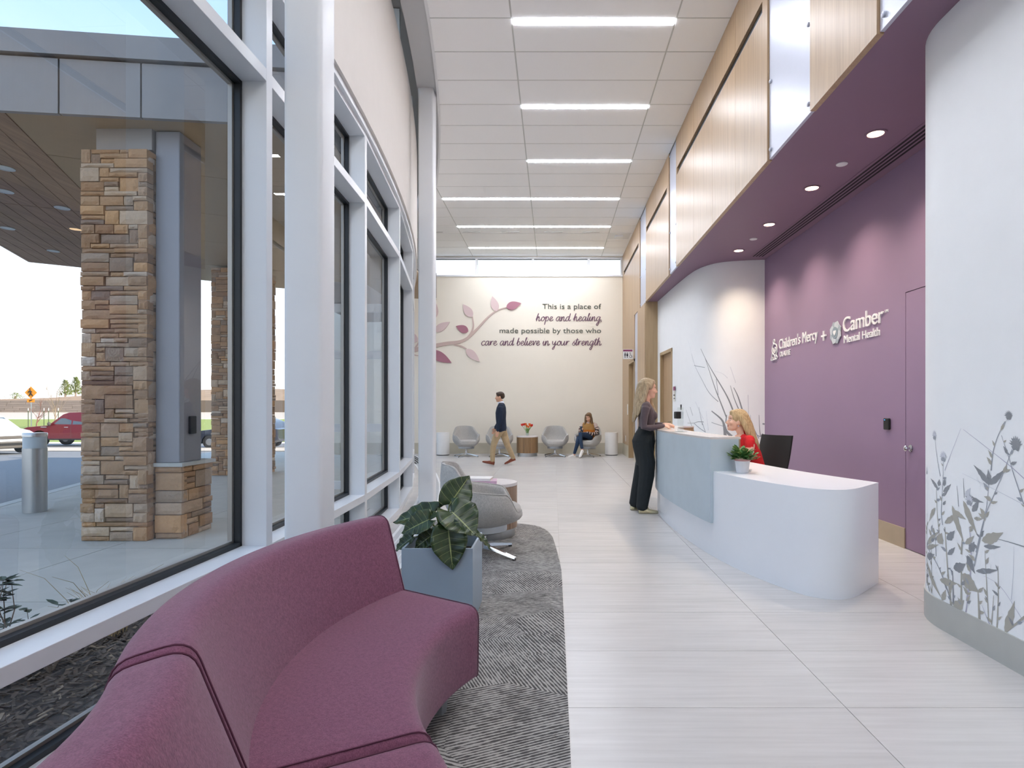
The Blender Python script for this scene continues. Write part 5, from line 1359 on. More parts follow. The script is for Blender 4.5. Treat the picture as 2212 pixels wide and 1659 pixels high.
# ================================================================== printed murals on the curved walls
MURAL = {'S': [(1, 0.0057, [(6.9598, 1.0976), (6.9336, 0.9731), (6.9072, 0.8846)]), (1, 0.0068, [(6.881, 0.9722), (6.8844, 0.8534), (6.898, 0.6931), (6.8878, 0.6045)]), (2, 0.0036, [(7.092, 0.8816), (7.083, 0.7573), (7.073, 0.6159)]), (4, 0.0091, [(6.945, 0.8228), (6.9393, 0.686), (6.9203, 0.5638), (6.9109, 0.5317)]), (4, 0.0167, [(6.8675, 0.5973), (6.8508, 0.4332), (6.831, 0.2716), (6.8146, 0.1661)]), (0, 0.0103, [(7.083, 0.4352), (6.9598, 0.3826), (6.8759, 0.2918), (6.8179, 0.1926)]), (1, 0.0092, [(6.5276, 0.8832), (6.5413, 0.775), (6.5759, 0.6359), (6.6114, 0.5144), (6.633, 0.436)]), (1, 0.008, [(6.373, 1.0807), (6.4227, 0.97), (6.4941, 0.8327), (6.555, 0.7116), (6.6186, 0.5126)]), (1, 0.0079, [(6.419, 1.2137), (6.4677, 1.1335), (6.498, 1.052), (6.5114, 0.9606)]), (3, 0.0044, [(6.7336, 1.1688), (6.8211, 1.0108), (6.8675, 0.9229)]), (3, 0.005, [(6.7151, 1.1641), (6.4941, 1.0523), (6.3816, 0.9936), (6.2956, 0.9416)]), (1, 0.0067, [(6.4419, 1.1445), (6.3914, 1.0312), (6.3669, 0.9664), (6.2956, 0.8065)]), (2, 0.003, [(6.7228, 0.9221), (6.5074, 0.8708), (6.2956, 0.8176)]), (0, 0.0058, [(6.4941, 0.6181), (6.3791, 0.6196), (6.2956, 0.6182)]), (4, 0.0081, [(6.555, 0.5385), (6.5413, 0.3593), (6.5276, 0.1818)]), (4, 0.0099, [(6.4651, 0.4812), (6.4625, 0.3338), (6.4703, 0.1629)]), (4, 0.008, [(6.4941, 0.3237), (6.5074, 0.1691)]), (2, 0.0038, [(6.3608, 0.6047), (6.3669, 0.4599), (6.3791, 0.3364)]), (0, 0.0154, [(6.8016, 0.363), (6.7936, 0.1731)]), (4, 0.0194, [(6.7305, 0.4097), (6.7305, 0.1782)]), (4, 0.0186, [(6.6042, 0.3092), (6.5928, 0.1581)]), (3, 0.0095, [(6.6698, 0.3204), (6.6953, 0.1635)]), (3, 0.0061, [(6.5759, 0.2463), (6.5209, 0.1641)]), (0, 0.0054, [(6.7151, 0.8962), (6.7075, 0.7902)]), (0, 0.0054, [(6.7649, 0.8467), (6.7523, 0.7345)]), (0, 0.0072, [(7.083, 0.638), (7.092, 0.4332), (7.073, 0.1994)]), (4, 0.007, [(7.0089, 0.5688), (6.9957, 0.187)]), (0, 0.0069, [(6.9598, 0.544), (6.9469, 0.4089)]), (0, 0.0119, [(7.092, 0.2538), (7.0348, 0.1751)]), (3, 0.0029, [(6.562, 0.4041), (6.4419, 0.3796), (6.2956, 0.2519)]), (4, 0.0133, [(6.4101, 0.1662), (6.3548, 0.2254), (6.2956, 0.2846)]), (3, 0.0127, [(6.6698, 0.6374), (6.655, 0.5247), (6.6624, 0.3754), (6.6893, 0.2294)]), (4, 0.0151, [(6.7228, 0.5729), (6.7305, 0.4743)])], 'L': [(4, (6.7151, 0.7729), (6.6085, 0.6084), 0.045), (4, (6.8049, 0.7312), (6.7105, 0.5414), 0.0441), (4, (6.8675, 0.6198), (6.7665, 0.694), 0.0359), (0, (6.6477, 0.7258), (6.5971, 0.7946), 0.0357), (4, (6.5759, 0.5847), (6.4291, 0.6589), 0.0595), (0, (6.562, 0.5592), (6.4457, 0.5827), 0.0245), (0, (6.6186, 0.4139), (6.4599, 0.4629), 0.0291), (0, (6.8508, 0.5315), (6.784, 0.5946), 0.0469), (0, (6.8425, 0.4464), (6.7808, 0.5023), 0.029), (4, (6.9551, 0.6925), (7.0413, 0.5955), 0.0346), (4, (7.092, 0.4452), (6.9091, 0.5685), 0.0359), (4, (7.083, 0.4292), (6.9203, 0.484), 0.031), (4, (7.092, 0.3471), (6.8912, 0.1765), 0.0407), (0, (6.7936, 0.3796), (6.6968, 0.4316), 0.0571), (4, (6.7228, 0.3688), (6.5957, 0.3067), 0.0859), (0, (6.6848, 0.4804), (6.6243, 0.3967), 0.0488), (4, (6.419, 0.1648), (6.3572, 0.3408), 0.0487), (0, (6.5276, 0.8863), (6.636, 0.9767), 0.0343), (0, (6.5236, 0.8868), (6.4215, 0.975), 0.0343), (0, (6.5276, 0.8822), (6.5317, 0.9635), 0.0404), (4, (6.9109, 0.2815), (6.7617, 0.3034), 0.0455), (0, (6.6999, 0.802), (6.562, 0.7869), 0.0277), (4, (6.633, 0.6919), (6.5703, 0.7006), 0.0209), (4, (6.7856, 0.707), (6.6923, 0.6733), 0.0285), (0, (6.8844, 0.7236), (6.8591, 0.7502), 0.0181), (0, (6.881, 0.7975), (6.8146, 0.8511), 0.0271), (0, (6.9298, 0.8077), (7.0153, 0.8605), 0.0252), (0, (6.9241, 0.8256), (6.9166, 0.8664), 0.0342), (0, (6.8759, 0.832), (6.8675, 0.878), 0.0248), (4, (6.6999, 0.5406), (6.633, 0.5979), 0.032), (0, (6.6698, 0.5106), (6.6301, 0.5672), 0.0465), (4, (6.8929, 0.168), (6.8591, 0.2407), 0.0385), (4, (6.7936, 0.1567), (6.7075, 0.2288), 0.0659), (2, (6.6999, 0.802), (6.6594, 0.8502), 0.032), (4, (7.092, 0.206), (7.092, 0.2777), 0.0263), (4, (6.9957, 0.1753), (7.025, 0.2133), 0.0186), (0, (7.083, 0.3755), (6.9646, 0.416), 0.0477), (4, (6.9298, 0.4932), (6.8929, 0.5582), 0.0686)], 'F': [('f', (6.967, 1.1111), 0.037, 0.0555), ('f', (6.881, 0.9913), 0.0451, 0.0586), ('f', (7.0881, 0.8904), 0.0263, 0.0502), ('d', (6.3952, 1.2384), 0.0386, 0.0425), ('d', (6.3511, 1.0964), 0.0589, 0.0665), ('f', (6.6698, 0.7748), 0.0486, 0.0634)], 'FS': [(0, 0.0167, [(3.0507, 2.2379), (3.2238, 1.9993), (3.3357, 1.8452), (3.4724, 1.6321), (3.5843, 1.4238), (3.6634, 1.2178)]), (0, 0.0147, [(3.16, 2.089), (3.2539, 1.8917), (3.3845, 1.5717), (3.4619, 1.3833), (3.5583, 1.135)]), (1, 0.0086, [(2.6888, 2.1957), (2.8661, 1.9598), (3.0703, 1.7523), (3.2539, 1.5328), (3.4297, 1.3835)]), (1, 0.0065, [(2.8115, 1.9857), (3.16, 1.9292)]), (2, 0.0042, [(3.3605, 1.865), (3.4933, 1.8181), (3.5743, 1.7436)]), (0, 0.0123, [(3.6141, 1.6296), (3.6733, 1.4233), (3.7517, 1.2283)]), (0, 0.0185, [(3.6634, 1.598), (3.7321, 1.4435), (3.7947, 1.2283)]), (0, 0.0332, [(3.3096, 1.2375), (3.4297, 1.1547), (3.5035, 1.0725), (3.5543, 0.9285), (3.6339, 0.8474)]), (0, 0.0372, [(3.4995, 1.0766), (3.524, 0.9693), (3.5382, 0.8455)]), (0, 0.0124, [(3.5583, 1.1763), (3.5442, 1.0522)]), (0, 0.0113, [(2.3961, 1.2564), (2.6211, 1.0544), (2.8115, 0.9043)]), (1, 0.0089, [(2.6211, 1.3019), (2.7524, 1.1573)]), (0, 0.0108, [(2.9873, 1.3011), (3.0507, 1.1287), (3.0972, 1.0115)]), (1, 0.0085, [(3.0972, 1.0437), (3.1764, 0.8966)]), (0, 0.0088, [(2.4752, 1.0282), (2.8115, 1.0367), (2.9642, 1.0622), (3.1257, 1.0614)]), (1, 0.0087, [(2.8115, 1.0323), (3.1764, 0.9009)]), (2, 0.0064, [(3.1928, 1.237), (3.2238, 1.0466), (3.2421, 0.9308)]), (1, 0.0062, [(3.3096, 1.059), (3.5543, 0.9904)]), (1, 0.0062, [(3.3963, 1.7382), (3.4297, 1.4875)]), (0, 0.0122, [(4.0323, 1.1776), (4.0461, 0.933), (4.058, 0.8515)]), (1, 0.0102, [(3.8593, 1.1773), (3.9475, 0.9938), (4.0303, 0.8208)]), (2, 0.0061, [(3.873, 1.4839), (3.8808, 1.1978)]), (2, 0.0061, [(3.9083, 1.1774), (3.9122, 1.0549)]), (2, 0.0045, [(2.5134, 2.4396), (2.6557, 2.2437), (2.7825, 2.0321)]), (2, 0.0043, [(2.8661, 1.3892), (3.1257, 1.1085)]), (2, 0.0041, [(3.6141, 1.9179), (3.6929, 1.6696)]), (1, 0.0204, [(4.0066, 0.8717), (4.056, 0.8515), (4.0955, 0.8925)]), (1, 0.0183, [(4.0856, 1.0452), (4.1172, 1.0392)])]}

def arcpos(path):
    S = [0.0]
    for a, b in zip(path[:-1], path[1:]): S.append(S[-1] + math.dist(a, b))
    def f(s, z, off):
        s = max(0, min(S[-1] - 1e-6, s)); i = 0
        while S[i+1] < s: i += 1
        u = (s - S[i])/(S[i+1] - S[i]); a, b = path[i], path[i+1]
        t = Vector((b[0]-a[0], b[1]-a[1])).normalized(); n = Vector((-t.y, t.x))
        if n.x > 0: n = -n                                    # toward the room
        if abs(t.x) > abs(t.y)*3: n = Vector((0, -1)) if path is FAR_WALL else Vector((0, 1))
        return (a[0]+u*(b[0]-a[0])+n.x*off, a[1]+u*(b[1]-a[1])+n.y*off, z)
    return f
PR = ['print_dark', 'print_mid', 'print_light', 'print_violet', 'print_tan', 'print_light']
def stroke(mb, pos, w, pts, off, tone, taper=True):
    c = [(p.x, p.y) for p in crom([(a, b, 0) for a, b in pts], 6)]; n = len(c)
    vs = []
    for i, p in enumerate(c):
        a = c[max(i-1, 0)]; b = c[min(i+1, n-1)]; d = Vector((b[0]-a[0], b[1]-a[1]))
        d = d.normalized() if d.length > 1e-9 else Vector((0, 1))
        k = w*.5*((.35 + .65*i/(n-1)) if taper else 1)
        vs += [pos(p[0] - d.y*k, p[1] + d.x*k, off), pos(p[0] + d.y*k, p[1] - d.x*k, off)]
    mb.add(vs, [(2*i, 2*i+1, 2*i+3, 2*i+2) for i in range(n-1)], tone)
def blade(mb, pos, b, t, w, off, tone):
    b, t = Vector(b), Vector(t); d = t - b; s_ = Vector((-d.y, d.x)).normalized(); n = 10; vs = []
    for i in range(n+1):
        u = i/n; hw = w*.46*math.sin(PI*u**.72)**1.25*(1 + .14*math.sin(u*23)) + .0005; c = b + d*u + s_*(.10*w*math.sin(PI*u))
        for q in (1, -1): vs.append(pos(c.x + s_.x*hw*q, c.y + s_.y*hw*q, off))
    mb.add(vs, [(2*i, 2*i+1, 2*i+3, 2*i+2) for i in range(n)], tone)
pos = arcpos(NEAR_WALL); mm = MB(); q = 0.0012
for tone, w, pts in MURAL['S']: stroke(mm, pos, w, pts, q, tone); q += .000004
for tone, b, t, w in MURAL['L']: blade(mm, pos, b, t, w, q, tone); q += .000004
rgm = random.Random(8)
for tone, w, pts in MURAL['S']:
    if w < .0065 or len(pts) < 2: continue
    for (a0_, z0_), (a1_, z1_) in zip(pts[:-1], pts[1:]):
        nn_ = max(1, int(math.dist((a0_, z0_), (a1_, z1_))/.045))
        for j in range(nn_):
            u_ = rgm.random(); sd = rgm.choice((-1, 1)); L_ = rgm.uniform(.02, .055); e_ = rgm.uniform(.2, 1.1)
            p_ = (a0_ + (a1_-a0_)*u_, z0_ + (z1_-z0_)*u_); blade(mm, pos, p_, (p_[0] + sd*L_*math.cos(e_), p_[1] + L_*math.sin(e_)), L_*rgm.uniform(.28, .45), q, rgm.choice((0, 4, 4, 1))); q += .000003
for k, c, w, h in MURAL['F']:
    for j in range(9):
        a = R(-72 + 18*j); L_ = h*(.75 + .25*math.cos(a)); blade(mm, pos, c, (c[0] - math.sin(a)*w*.75, c[1] + math.cos(a)*L_*.75), w*.22, q, 2 if k == 'f' else 0); q += .000004
    for j in range(5):
        a = R(-80 + 40*j); blade(mm, pos, (c[0], c[1] - h*.25), (c[0] - math.sin(a)*w*.45, c[1] - h*.1 + math.cos(a)*h*.3), w*.4, q, 1 if k == 'f' else 0); q += .000004
obj('mural_print', mm, PR, wn, fixn=False)
pos2 = arcpos(FAR_WALL); mm = MB(); q = 0.0012
for tone, w, pts in MURAL['FS']: stroke(mm, pos2, w*1.35, pts, q, tone, len(pts) > 2); q += .000004
obj('mural_print', mm, PR, wfar, fixn=False)
# ================================================================== people
import numpy as np
mat_plain('skin', '#d9a98c', 0.5, var=0.03, scale=10); mat_plain('skin_fair', '#e0b49c', 0.5, var=0.03, scale=10)
mat_plain('lips', '#bd7c70', 0.45); mat_plain('eye_white', '#ece8e4', 0.3); mat_plain('iris', '#2d221b', 0.2); mat_plain('brow', '#6a4c35', 0.8)
mat_plain('teeth', '#efebe4', 0.4)
mat_plain('top_brown', '#564a50', 0.85, var=0.06, scale=40, sheen=0.2); mat_plain('pants_black', '#1d2326', 0.9, var=0.1, scale=25)
mat_plain('shoe_gold', '#c9bf9e', 0.25, 0.7); mat_plain('sole', '#8f8672', 0.7)
mat_plain('navy', '#1f2a3e', 0.9, var=0.08, scale=30); mat_plain('khaki', '#b59f7d', 0.9, var=0.06, scale=20); mat_plain('shirt_white', '#dfe6f2', 0.8)
mat_plain('shoe_brown', '#7c3b22', 0.5, var=0.1, scale=30); mat_plain('sole_white', '#e6e3de', 0.6); mat_plain('sole_black', '#1c1b1b', 0.6)
mat_plain('denim', '#223650', 0.9, var=0.12, scale=30); mat_plain('knit_tan', '#a37a45', 0.95, var=0.06, scale=60); mat_plain('knit_orange', '#b3681c', 0.95, var=0.08, scale=60)
mat_plain('knit_dark', '#33211f', 0.95); mat_plain('knit_pink', '#c4b0a6', 0.95); mat_plain('knit_pale', '#c6b6b3', 0.95)
mat_plain('top_red', '#c81a22', 0.85, var=0.06, scale=40); mat_plain('lanyard', '#6a5fb0', 0.6); mat_plain('phone', '#33465a', 0.3)
def hair_mat(name, a, b_):
    t = NT(name); b = t.bsdf(Roughness=0.42); b.inputs['Specular IOR Level'].default_value = 0.45
    v = t.coords(scale=(60, 60, 3.5)); n = t.noise(v, 1.6, 4, 0.65)
    t.link(t.ramp(n, [(0.28, lin(a)), (0.7, lin(b_))]), b.inputs['Base Color']); t.bump(n, b, 0.9, 0.012); MATS[name] = t.m
hair_mat('hair_blond', '#7d6a52', '#cdb997'); hair_mat('hair_gold', '#9a7a50', '#dcc397'); hair_mat('hair_brown', '#4d3826', '#8a6b4b'); hair_mat('hair_dark', '#2a1d15', '#4a3424')

class Fig:
    """collects closed shapes in world space and fuses them into one skin"""
    def __init__(s): s.mb = MB(); s.caps = []; s.mats = []
    def mi(s, m):
        if m not in s.mats: s.mats.append(m)
        return s.mats.index(m)
    def ring(s, c, ax, ay, n=14): return [tuple(Vector(c) + math.cos(2*PI*k/n)*Vector(ax) + math.sin(2*PI*k/n)*Vector(ay)) for k in range(n)]
    def tube(s, pts, rad, m, n=12):
        rings = []; P = [Vector(p) for p in pts]; rad = rad if isinstance(rad, (list, tuple)) else [rad]*len(P)
        P = [P[0] + (P[0]-P[1]).normalized()*rad[0]*.5] + P + [P[-1] + (P[-1]-P[-2]).normalized()*rad[-1]*.5]
        rr = [rad[0]*.6] + list(rad) + [rad[-1]*.6]
        s.mb.tube(P, rr, n)
        for i in range(1, len(P)-2): s.caps.append((P[i], P[i+1], rr[i], rr[i+1], s.mi(m)))
    def ball(s, c, r, m, M=None):
        b = MB().ball((0, 0, 0), r[0], r[1], r[2], 16, 11)
        M = (M or Matrix.Identity(4)) @ Matrix.Translation(c)
        b.xf(M); s.mb.add(b.v, b.f)
        p = M @ Vector((0, 0, 0)); k = min(r); ax = max(range(3), key=lambda i: r[i]); e = Vector((0, 0, 0)); e[ax] = r[ax]-k
        s.caps.append((M @ (e), M @ (-e), k, k, s.mi(m)))
    def body(s, rows, m, R2=None):
        """rows: (centre, half depth vector, half width vector)"""
        rings = [s.ring(c, a, b, 20) for c, a, b in rows]; s.mb.loft(rings)
        for (c, a, b), (c2, a2, b2) in zip(rows[:-1], rows[1:]):
            for u in (-.5, 0, .5):
                s.caps.append((Vector(c)+Vector(b)*u, Vector(c2)+Vector(b2)*u, Vector(a).length*.9, Vector(a2).length*.9, s.mi(m)))
    def hand(s, wrist, d, nrm, m, curl=.5, size=1.0, side=1):
        """d: direction of the fingers, nrm: back-of-hand normal, side: +1 thumb on d x nrm"""
        w = Vector(wrist); d = Vector(d).normalized(); nrm = Vector(nrm); nrm = (nrm - d*nrm.dot(d)).normalized(); x = d.cross(nrm)*side; k = size
        s.body([(w, nrm*.014*k, x*.022*k), (w + d*.03*k, nrm*.015*k, x*.034*k), (w + d*.075*k, nrm*.013*k, x*.040*k), (w + d*.092*k, nrm*.010*k, x*.037*k)], m)
        for i, (o, L_) in enumerate(((.029, .068), (.010, .077), (-.010, .071), (-.029, .055))):
            p = w + d*.085*k + x*o*k; dd = d; pts = [p - d*.02*k, p]
            for j, f in enumerate((.45, .32, .23)):
                dd = (dd - nrm*curl*(.45 if j == 0 else .75)).normalized(); p = p + dd*L_*f*k; pts.append(p)
            s.tube(pts, [.0085*k, .0088*k, .0082*k, .0076*k, .0066*k], m, 8)
        p = w + d*.025*k + x*.026*k; dd = (d*.75 + x*.75 - nrm*.25).normalized()
        s.tube([p, p + dd*.034*k, p + dd*.055*k + d*.018*k - nrm*curl*.012*k], [.0115*k, .010*k, .008*k], m, 8)
    def head(s, c, fwd, up=(0, 0, 1), k=1.0, skin='skin'):
        f = Vector(fwd).normalized(); u = Vector(up); u = (u - f*u.dot(f)).normalized(); l = u.cross(f)
        M = Matrix(((f.x*k, l.x*k, u.x*k, c[0]), (f.y*k, l.y*k, u.y*k, c[1]), (f.z*k, l.z*k, u.z*k, c[2]), (0, 0, 0, 1)))
        B = lambda p, r, m=skin: s.ball(p, r, m, M)
        B((-.012, 0, .034), (.092, .073, .086)); B((.018, 0, -.018), (.070, .062, .088)); B((.036, 0, -.072), (.050, .045, .040)); B((.066, 0, -.094), (.020, .022, .017))
        B((.062, 0, .036), (.022, .048, .032)); B((.058, .034, -.028), (.026, .024, .024)); B((.058, -.034, -.028), (.026, .024, .024))
        T = lambda pts, r, m=skin: s.tube([M @ Vector(p) for p in pts], [q*k for q in r], m, 8)
        T([(.080, 0, .012), (.096, 0, -.016), (.106, 0, -.034)], [.008, .010, .012]); B((.092, .010, -.036), (.011, .009, .008)); B((.092, -.010, -.036), (.011, .009, .008))
        B((.083, 0, -.0585), (.0085, .020, .0055), 'lips'); B((.082, 0, -.067), (.009, .018, .006), 'lips')
        for q in (-1, 1): B((-.006, q*.073, -.012), (.020, .010, .031))
        return M
    def build(s, parent, vox=.0075, name='body', it=2):
        me = D.meshes.new(name); me.from_pydata(s.mb.v, [], s.mb.f); me.update()
        bm = bmesh.new(); bm.from_mesh(me); bmesh.ops.recalc_face_normals(bm, faces=bm.faces); bm.to_mesh(me); bm.free()
        o = D.objects.new(name, me); C.objects.link(o)
        r = o.modifiers.new('r', 'REMESH'); r.mode = 'VOXEL'; r.voxel_size = vox
        sm = o.modifiers.new('s', 'SMOOTH'); sm.factor = .5; sm.iterations = it
        dg = bpy.context.evaluated_depsgraph_get(); ev = o.evaluated_get(dg)
        nm = D.meshes.new_from_object(ev); nm.name = name
        o.modifiers.clear(); o.data = nm; D.meshes.remove(me)
        nm.materials.clear()
        for m in s.mats: nm.materials.append(MATS[m])
        n = len(nm.polygons); cc = np.empty(n*3, 'f'); nm.polygons.foreach_get('center', cc); cc = cc.reshape(-1, 3)
        best = np.full(n, 1e9); mi = np.zeros(n, int)
        for a, b, r0, r1, m in s.caps:
            a_ = np.array(a); ab = np.array(b) - a_; L2 = max(1e-9, ab @ ab)
            t = np.clip(((cc - a_) @ ab)/L2, 0, 1); d = np.linalg.norm(cc - a_ - t[:, None]*ab, axis=1) - (r0 + (r1-r0)*t)
            k = d < best; best[k] = d[k]; mi[k] = m
        s.cc = cc; s.midx = mi; s.nm = nm
        nm.polygons.foreach_set('use_smooth', [True]*n)
        nm.polygons.foreach_set('material_index', mi.astype('i'))
        o.parent = parent; nm.transform(wmat(parent).inverted())
        return o
    def repaint(s, fn):
        """fn(centres (n,3), idx) -> idx"""
        s.midx = fn(s.cc, s.midx)
        while len(s.nm.materials) < len(s.mats): s.nm.materials.append(MATS[s.mats[len(s.nm.materials)]])
        s.nm.polygons.foreach_set('material_index', s.midx.astype('i')); s.nm.update()

def face_bits(parent, M, brow='brow', smile=False):
    for q in (-1, 1):
        e = obj('eye', MB().ball((.0655, q*.030, .002), .0095, .0120, .0056, 12, 8).xf(M), 'eye_white', parent, smooth=180, world=True)
        obj('iris', MB().ball((.0730, q*.030, .002), .0035, .0054, .0052, 10, 6).xf(M), 'iris', e, smooth=180, world=False).data.transform(wmat(parent).inverted())
        obj('eyebrow', MB().tube([(.080, q*.015, .020), (.077, q*.031, .024), (.066, q*.046, .019)], [.002, .003, .0018], 6).xf(M), brow, parent, smooth=60, world=True)
    if smile: obj('teeth', MB().ball((.0905, 0, -.0635), .003, .016, .0035, 10, 6).xf(M), 'teeth', parent, smooth=180, world=True)

def hair_obj(parent, shapes, m, vox=.010):
    h = Fig()
    for sh in shapes:
        if sh[0] == 'ball': h.ball(sh[1], sh[2], m, sh[3] if len(sh) > 3 else None)
        elif sh[0] == 'body': h.body(sh[1], m)
        else: h.tube(sh[1], sh[2], m)
    o = h.build(parent, vox, 'hair', 3)
    return o

def shoe(parent, heel, d, L_, w, h, mat, sole, up=(0, 0, 1)):
    heel = Vector(heel); d = Vector(d).normalized(); u = Vector(up); u = (u - d*u.dot(d)).normalized(); x = d.cross(u)
    def rings(z0, z1f, k):
        out = []
        for t, ww, hh in ((0, .55, .75), (.06, .8, .95), (.2, .88, 1.0), (.4, .85, .85), (.6, .98, .62), (.8, .95, .5), (.94, .62, .40), (1.0, .25, .28)):
            c = heel + d*L_*t; W_ = w*.5*ww*k; H_ = z1f(hh)
            out.append([tuple(c + x*W_*a + u*(z0 + (H_ - z0)*b)) for a, b in ((-1, 0), (1, 0), (1.0, .45), (.7, .85), (.25, 1), (-.25, 1), (-.7, .85), (-1.0, .45))])
        return out
    s_ = obj('shoe', MB().loft(rings(.012, lambda q: .012 + h*q, 1.0)), mat, parent, smooth=60, world=True)
    so = MB().loft(rings(0, lambda q: .016, 1.06)); so.xf(wmat(parent).inverted())
    obj('sole', so, sole, s_, smooth=40)

# ---- standing woman at the counter (faces +x)
pw_ = thing('person', 'woman with long blond hair in a brown top and black trousers leaning at the counter', 'person', (1.10, 7.25, 0))
F = Fig(); E3 = lambda x, y, z: Vector((x, y, z))
yc = 7.25
F.body([(E3(1.125, yc, .58), E3(.100, 0, 0), E3(0, .175, 0)), (E3(1.12, yc, .70), E3(.115, 0, 0), E3(0, .178, 0)), (E3(1.113, yc, .80), E3(.132, 0, 0), E3(0, .180, 0)), (E3(1.112, yc, .88), E3(.142, 0, 0), E3(0, .182, 0)), (E3(1.125, yc, .96), E3(.122, 0, 0), E3(0, .168, 0)), (E3(1.145, yc, 1.035), E3(.097, 0, 0), E3(0, .135, 0))], 'pants_black')
F.body([(E3(1.145, yc, 1.02), E3(.100, 0, 0), E3(0, .138, 0)), (E3(1.15, yc, 1.09), E3(.098, 0, 0), E3(0, .138, 0)), (E3(1.158, yc, 1.18), E3(.112, 0, 0), E3(0, .150, 0)), (E3(1.145, yc, 1.26), E3(.100, 0, 0), E3(0, .165, 0)), (E3(1.125, yc, 1.33), E3(.075, 0, 0), E3(0, .165, 0)), (E3(1.13, yc, 1.365), E3(.052, 0, 0), E3(0, .10, 0))], 'top_brown')
for q in (-1, 1): F.ball((1.222, yc + q*.062, 1.19), (.055, .06, .06), 'top_brown')
F.tube([(1.135, yc, 1.34), (1.155, yc, 1.43), (1.165, yc, 1.46)], [.055, .047, .047], 'skin_fair')
F.tube([(1.11, yc - .09, .84), (1.14, yc - .095, .62), (1.135, yc - .10, .46), (1.10, yc - .105, .24), (1.075, yc - .11, .07)], [.095, .102, .096, .084, .072], 'pants_black')
F.tube([(1.11, yc + .09, .84), (1.13, yc + .095, .62), (1.10, yc + .10, .46), (1.05, yc + .11, .24), (1.015, yc + .115, .075)], [.095, .102, .094, .080, .068], 'pants_black')
# arms
for q in (-1, 1): F.ball((1.12, yc + q*.155, 1.305), (.055, .055, .052), 'top_brown')
F.tube([(1.112, yc - .182, 1.285), (1.09, yc - .195, 1.18), (1.085, yc - .20, 1.055), (1.17, yc - .17, 1.04), (1.33, yc - .125, 1.066)], [.052, .046, .043, .038, .027], 'top_brown')
F.tube([(1.13, yc + .175, 1.285), (1.15, yc + .19, 1.18), (1.18, yc + .17, 1.085), (1.25, yc + .08, 1.07), (1.345, yc - .03, 1.082)], [.052, .046, .043, .037, .027], 'top_brown')
F.hand((1.335, yc - .122, 1.066), (.95, .28, -.03), (0, -.35, 1), 'skin_fair', .35, .95, 1)
F.hand((1.35, yc - .04, 1.088), (.80, -.58, -.03), (0, -.1, 1), 'skin_fair', .45, .95, -1)
hM = F.head((1.175, yc, 1.52), (1, .02, -.08), (0, 0, 1), 1.0, 'skin_fair')
bo_ = F.build(pw_)
# scooped neckline
def neck(cc, mi):
    top = F.mats.index('top_brown'); sk = F.mats.index('skin_fair')
    k = (mi == top) & (cc[:, 0] > 1.14) & (np.abs(cc[:, 1] - yc) < np.clip((cc[:, 2] - 1.235)*.75, 0, .085)) & (cc[:, 2] > 1.235)
    mi = mi.copy(); mi[k] = sk; return mi
F.repaint(neck)
face_bits(pw_, hM, 'brow')
hair_obj(pw_, [('ball', (1.148, yc, 1.562), (.104, .086, .098)), ('ball', (.012, 0, .086), (.068, .064, .040), hM),
    ('body', [(E3(1.09, yc, 1.60), E3(.05, 0, 0), E3(0, .07, 0)), (E3(1.07, yc, 1.50), E3(.055, 0, 0), E3(0, .088, 0)), (E3(1.05, yc, 1.38), E3(.052, 0, 0), E3(0, .10, 0)), (E3(1.03, yc, 1.28), E3(.045, 0, .0), E3(0, .11, 0)), (E3(1.005, yc, 1.18), E3(.032, 0, 0), E3(0, .095, 0)), (E3(.985, yc, 1.11), E3(.014, 0, 0), E3(0, .06, 0))]),
    ('tube', [(1.15, yc - .078, 1.58), (1.13, yc - .088, 1.48), (1.10, yc - .10, 1.38), (1.06, yc - .12, 1.28), (1.02, yc - .12, 1.18)], [.030, .030, .030, .025, .010]),
    ('tube', [(1.20, yc + .07, 1.56), (1.19, yc + .085, 1.46), (1.21, yc + .085, 1.36), (1.25, yc + .07, 1.26), (1.285, yc + .055, 1.17)], [.028, .03, .032, .028, .010]),
    ('tube', [(1.21, yc - .065, 1.59), (1.175, yc - .08, 1.53)], [.022, .03])], 'hair_blond')
shoe(pw_, (1.035, yc - .11, 0), (1, -.06, 0), .235, .085, .062, 'shoe_gold', 'sole'); shoe(pw_, (.965, yc + .115, 0), (1, .1, 0), .235, .085, .062, 'shoe_gold', 'sole')

# ---- man walking to the left (faces -x)
mm_ = thing('person', 'man in a navy jacket and khaki trousers walking left across the lobby', 'person', (-1.18, 13.2, 0))
F = Fig(); X0 = -1.18; yc = 13.2
F.body([(E3(X0, yc, .74), E3(.10, 0, 0), E3(0, .15, 0)), (E3(X0, yc, .82), E3(.115, 0, 0), E3(0, .165, 0)), (E3(X0, yc, .90), E3(.105, 0, 0), E3(0, .155, 0))], 'khaki')
F.body([(E3(X0 - .005, yc, .825), E3(.125, 0, 0), E3(0, .175, 0)), (E3(X0, yc, .92), E3(.112, 0, 0), E3(0, .162, 0)), (E3(X0 - .01, yc, 1.05), E3(.115, 0, 0), E3(0, .168, 0)), (E3(X0 - .01, yc, 1.18), E3(.122, 0, 0), E3(0, .185, 0)), (E3(X0, yc, 1.30), E3(.105, 0, 0), E3(0, .195, 0)), (E3(X0 + .005, yc, 1.37), E3(.075, 0, 0), E3(0, .17, 0)), (E3(X0, yc, 1.405), E3(.05, 0, 0), E3(0, .09, 0))], 'navy')
F.tube([(X0, yc, 1.36), (X0 - .02, yc, 1.45)], [.06, .055], 'skin')
hM = F.head((X0 - .035, yc, 1.535), (-1, 0, -.06), (0, 0, 1), .98, 'skin')
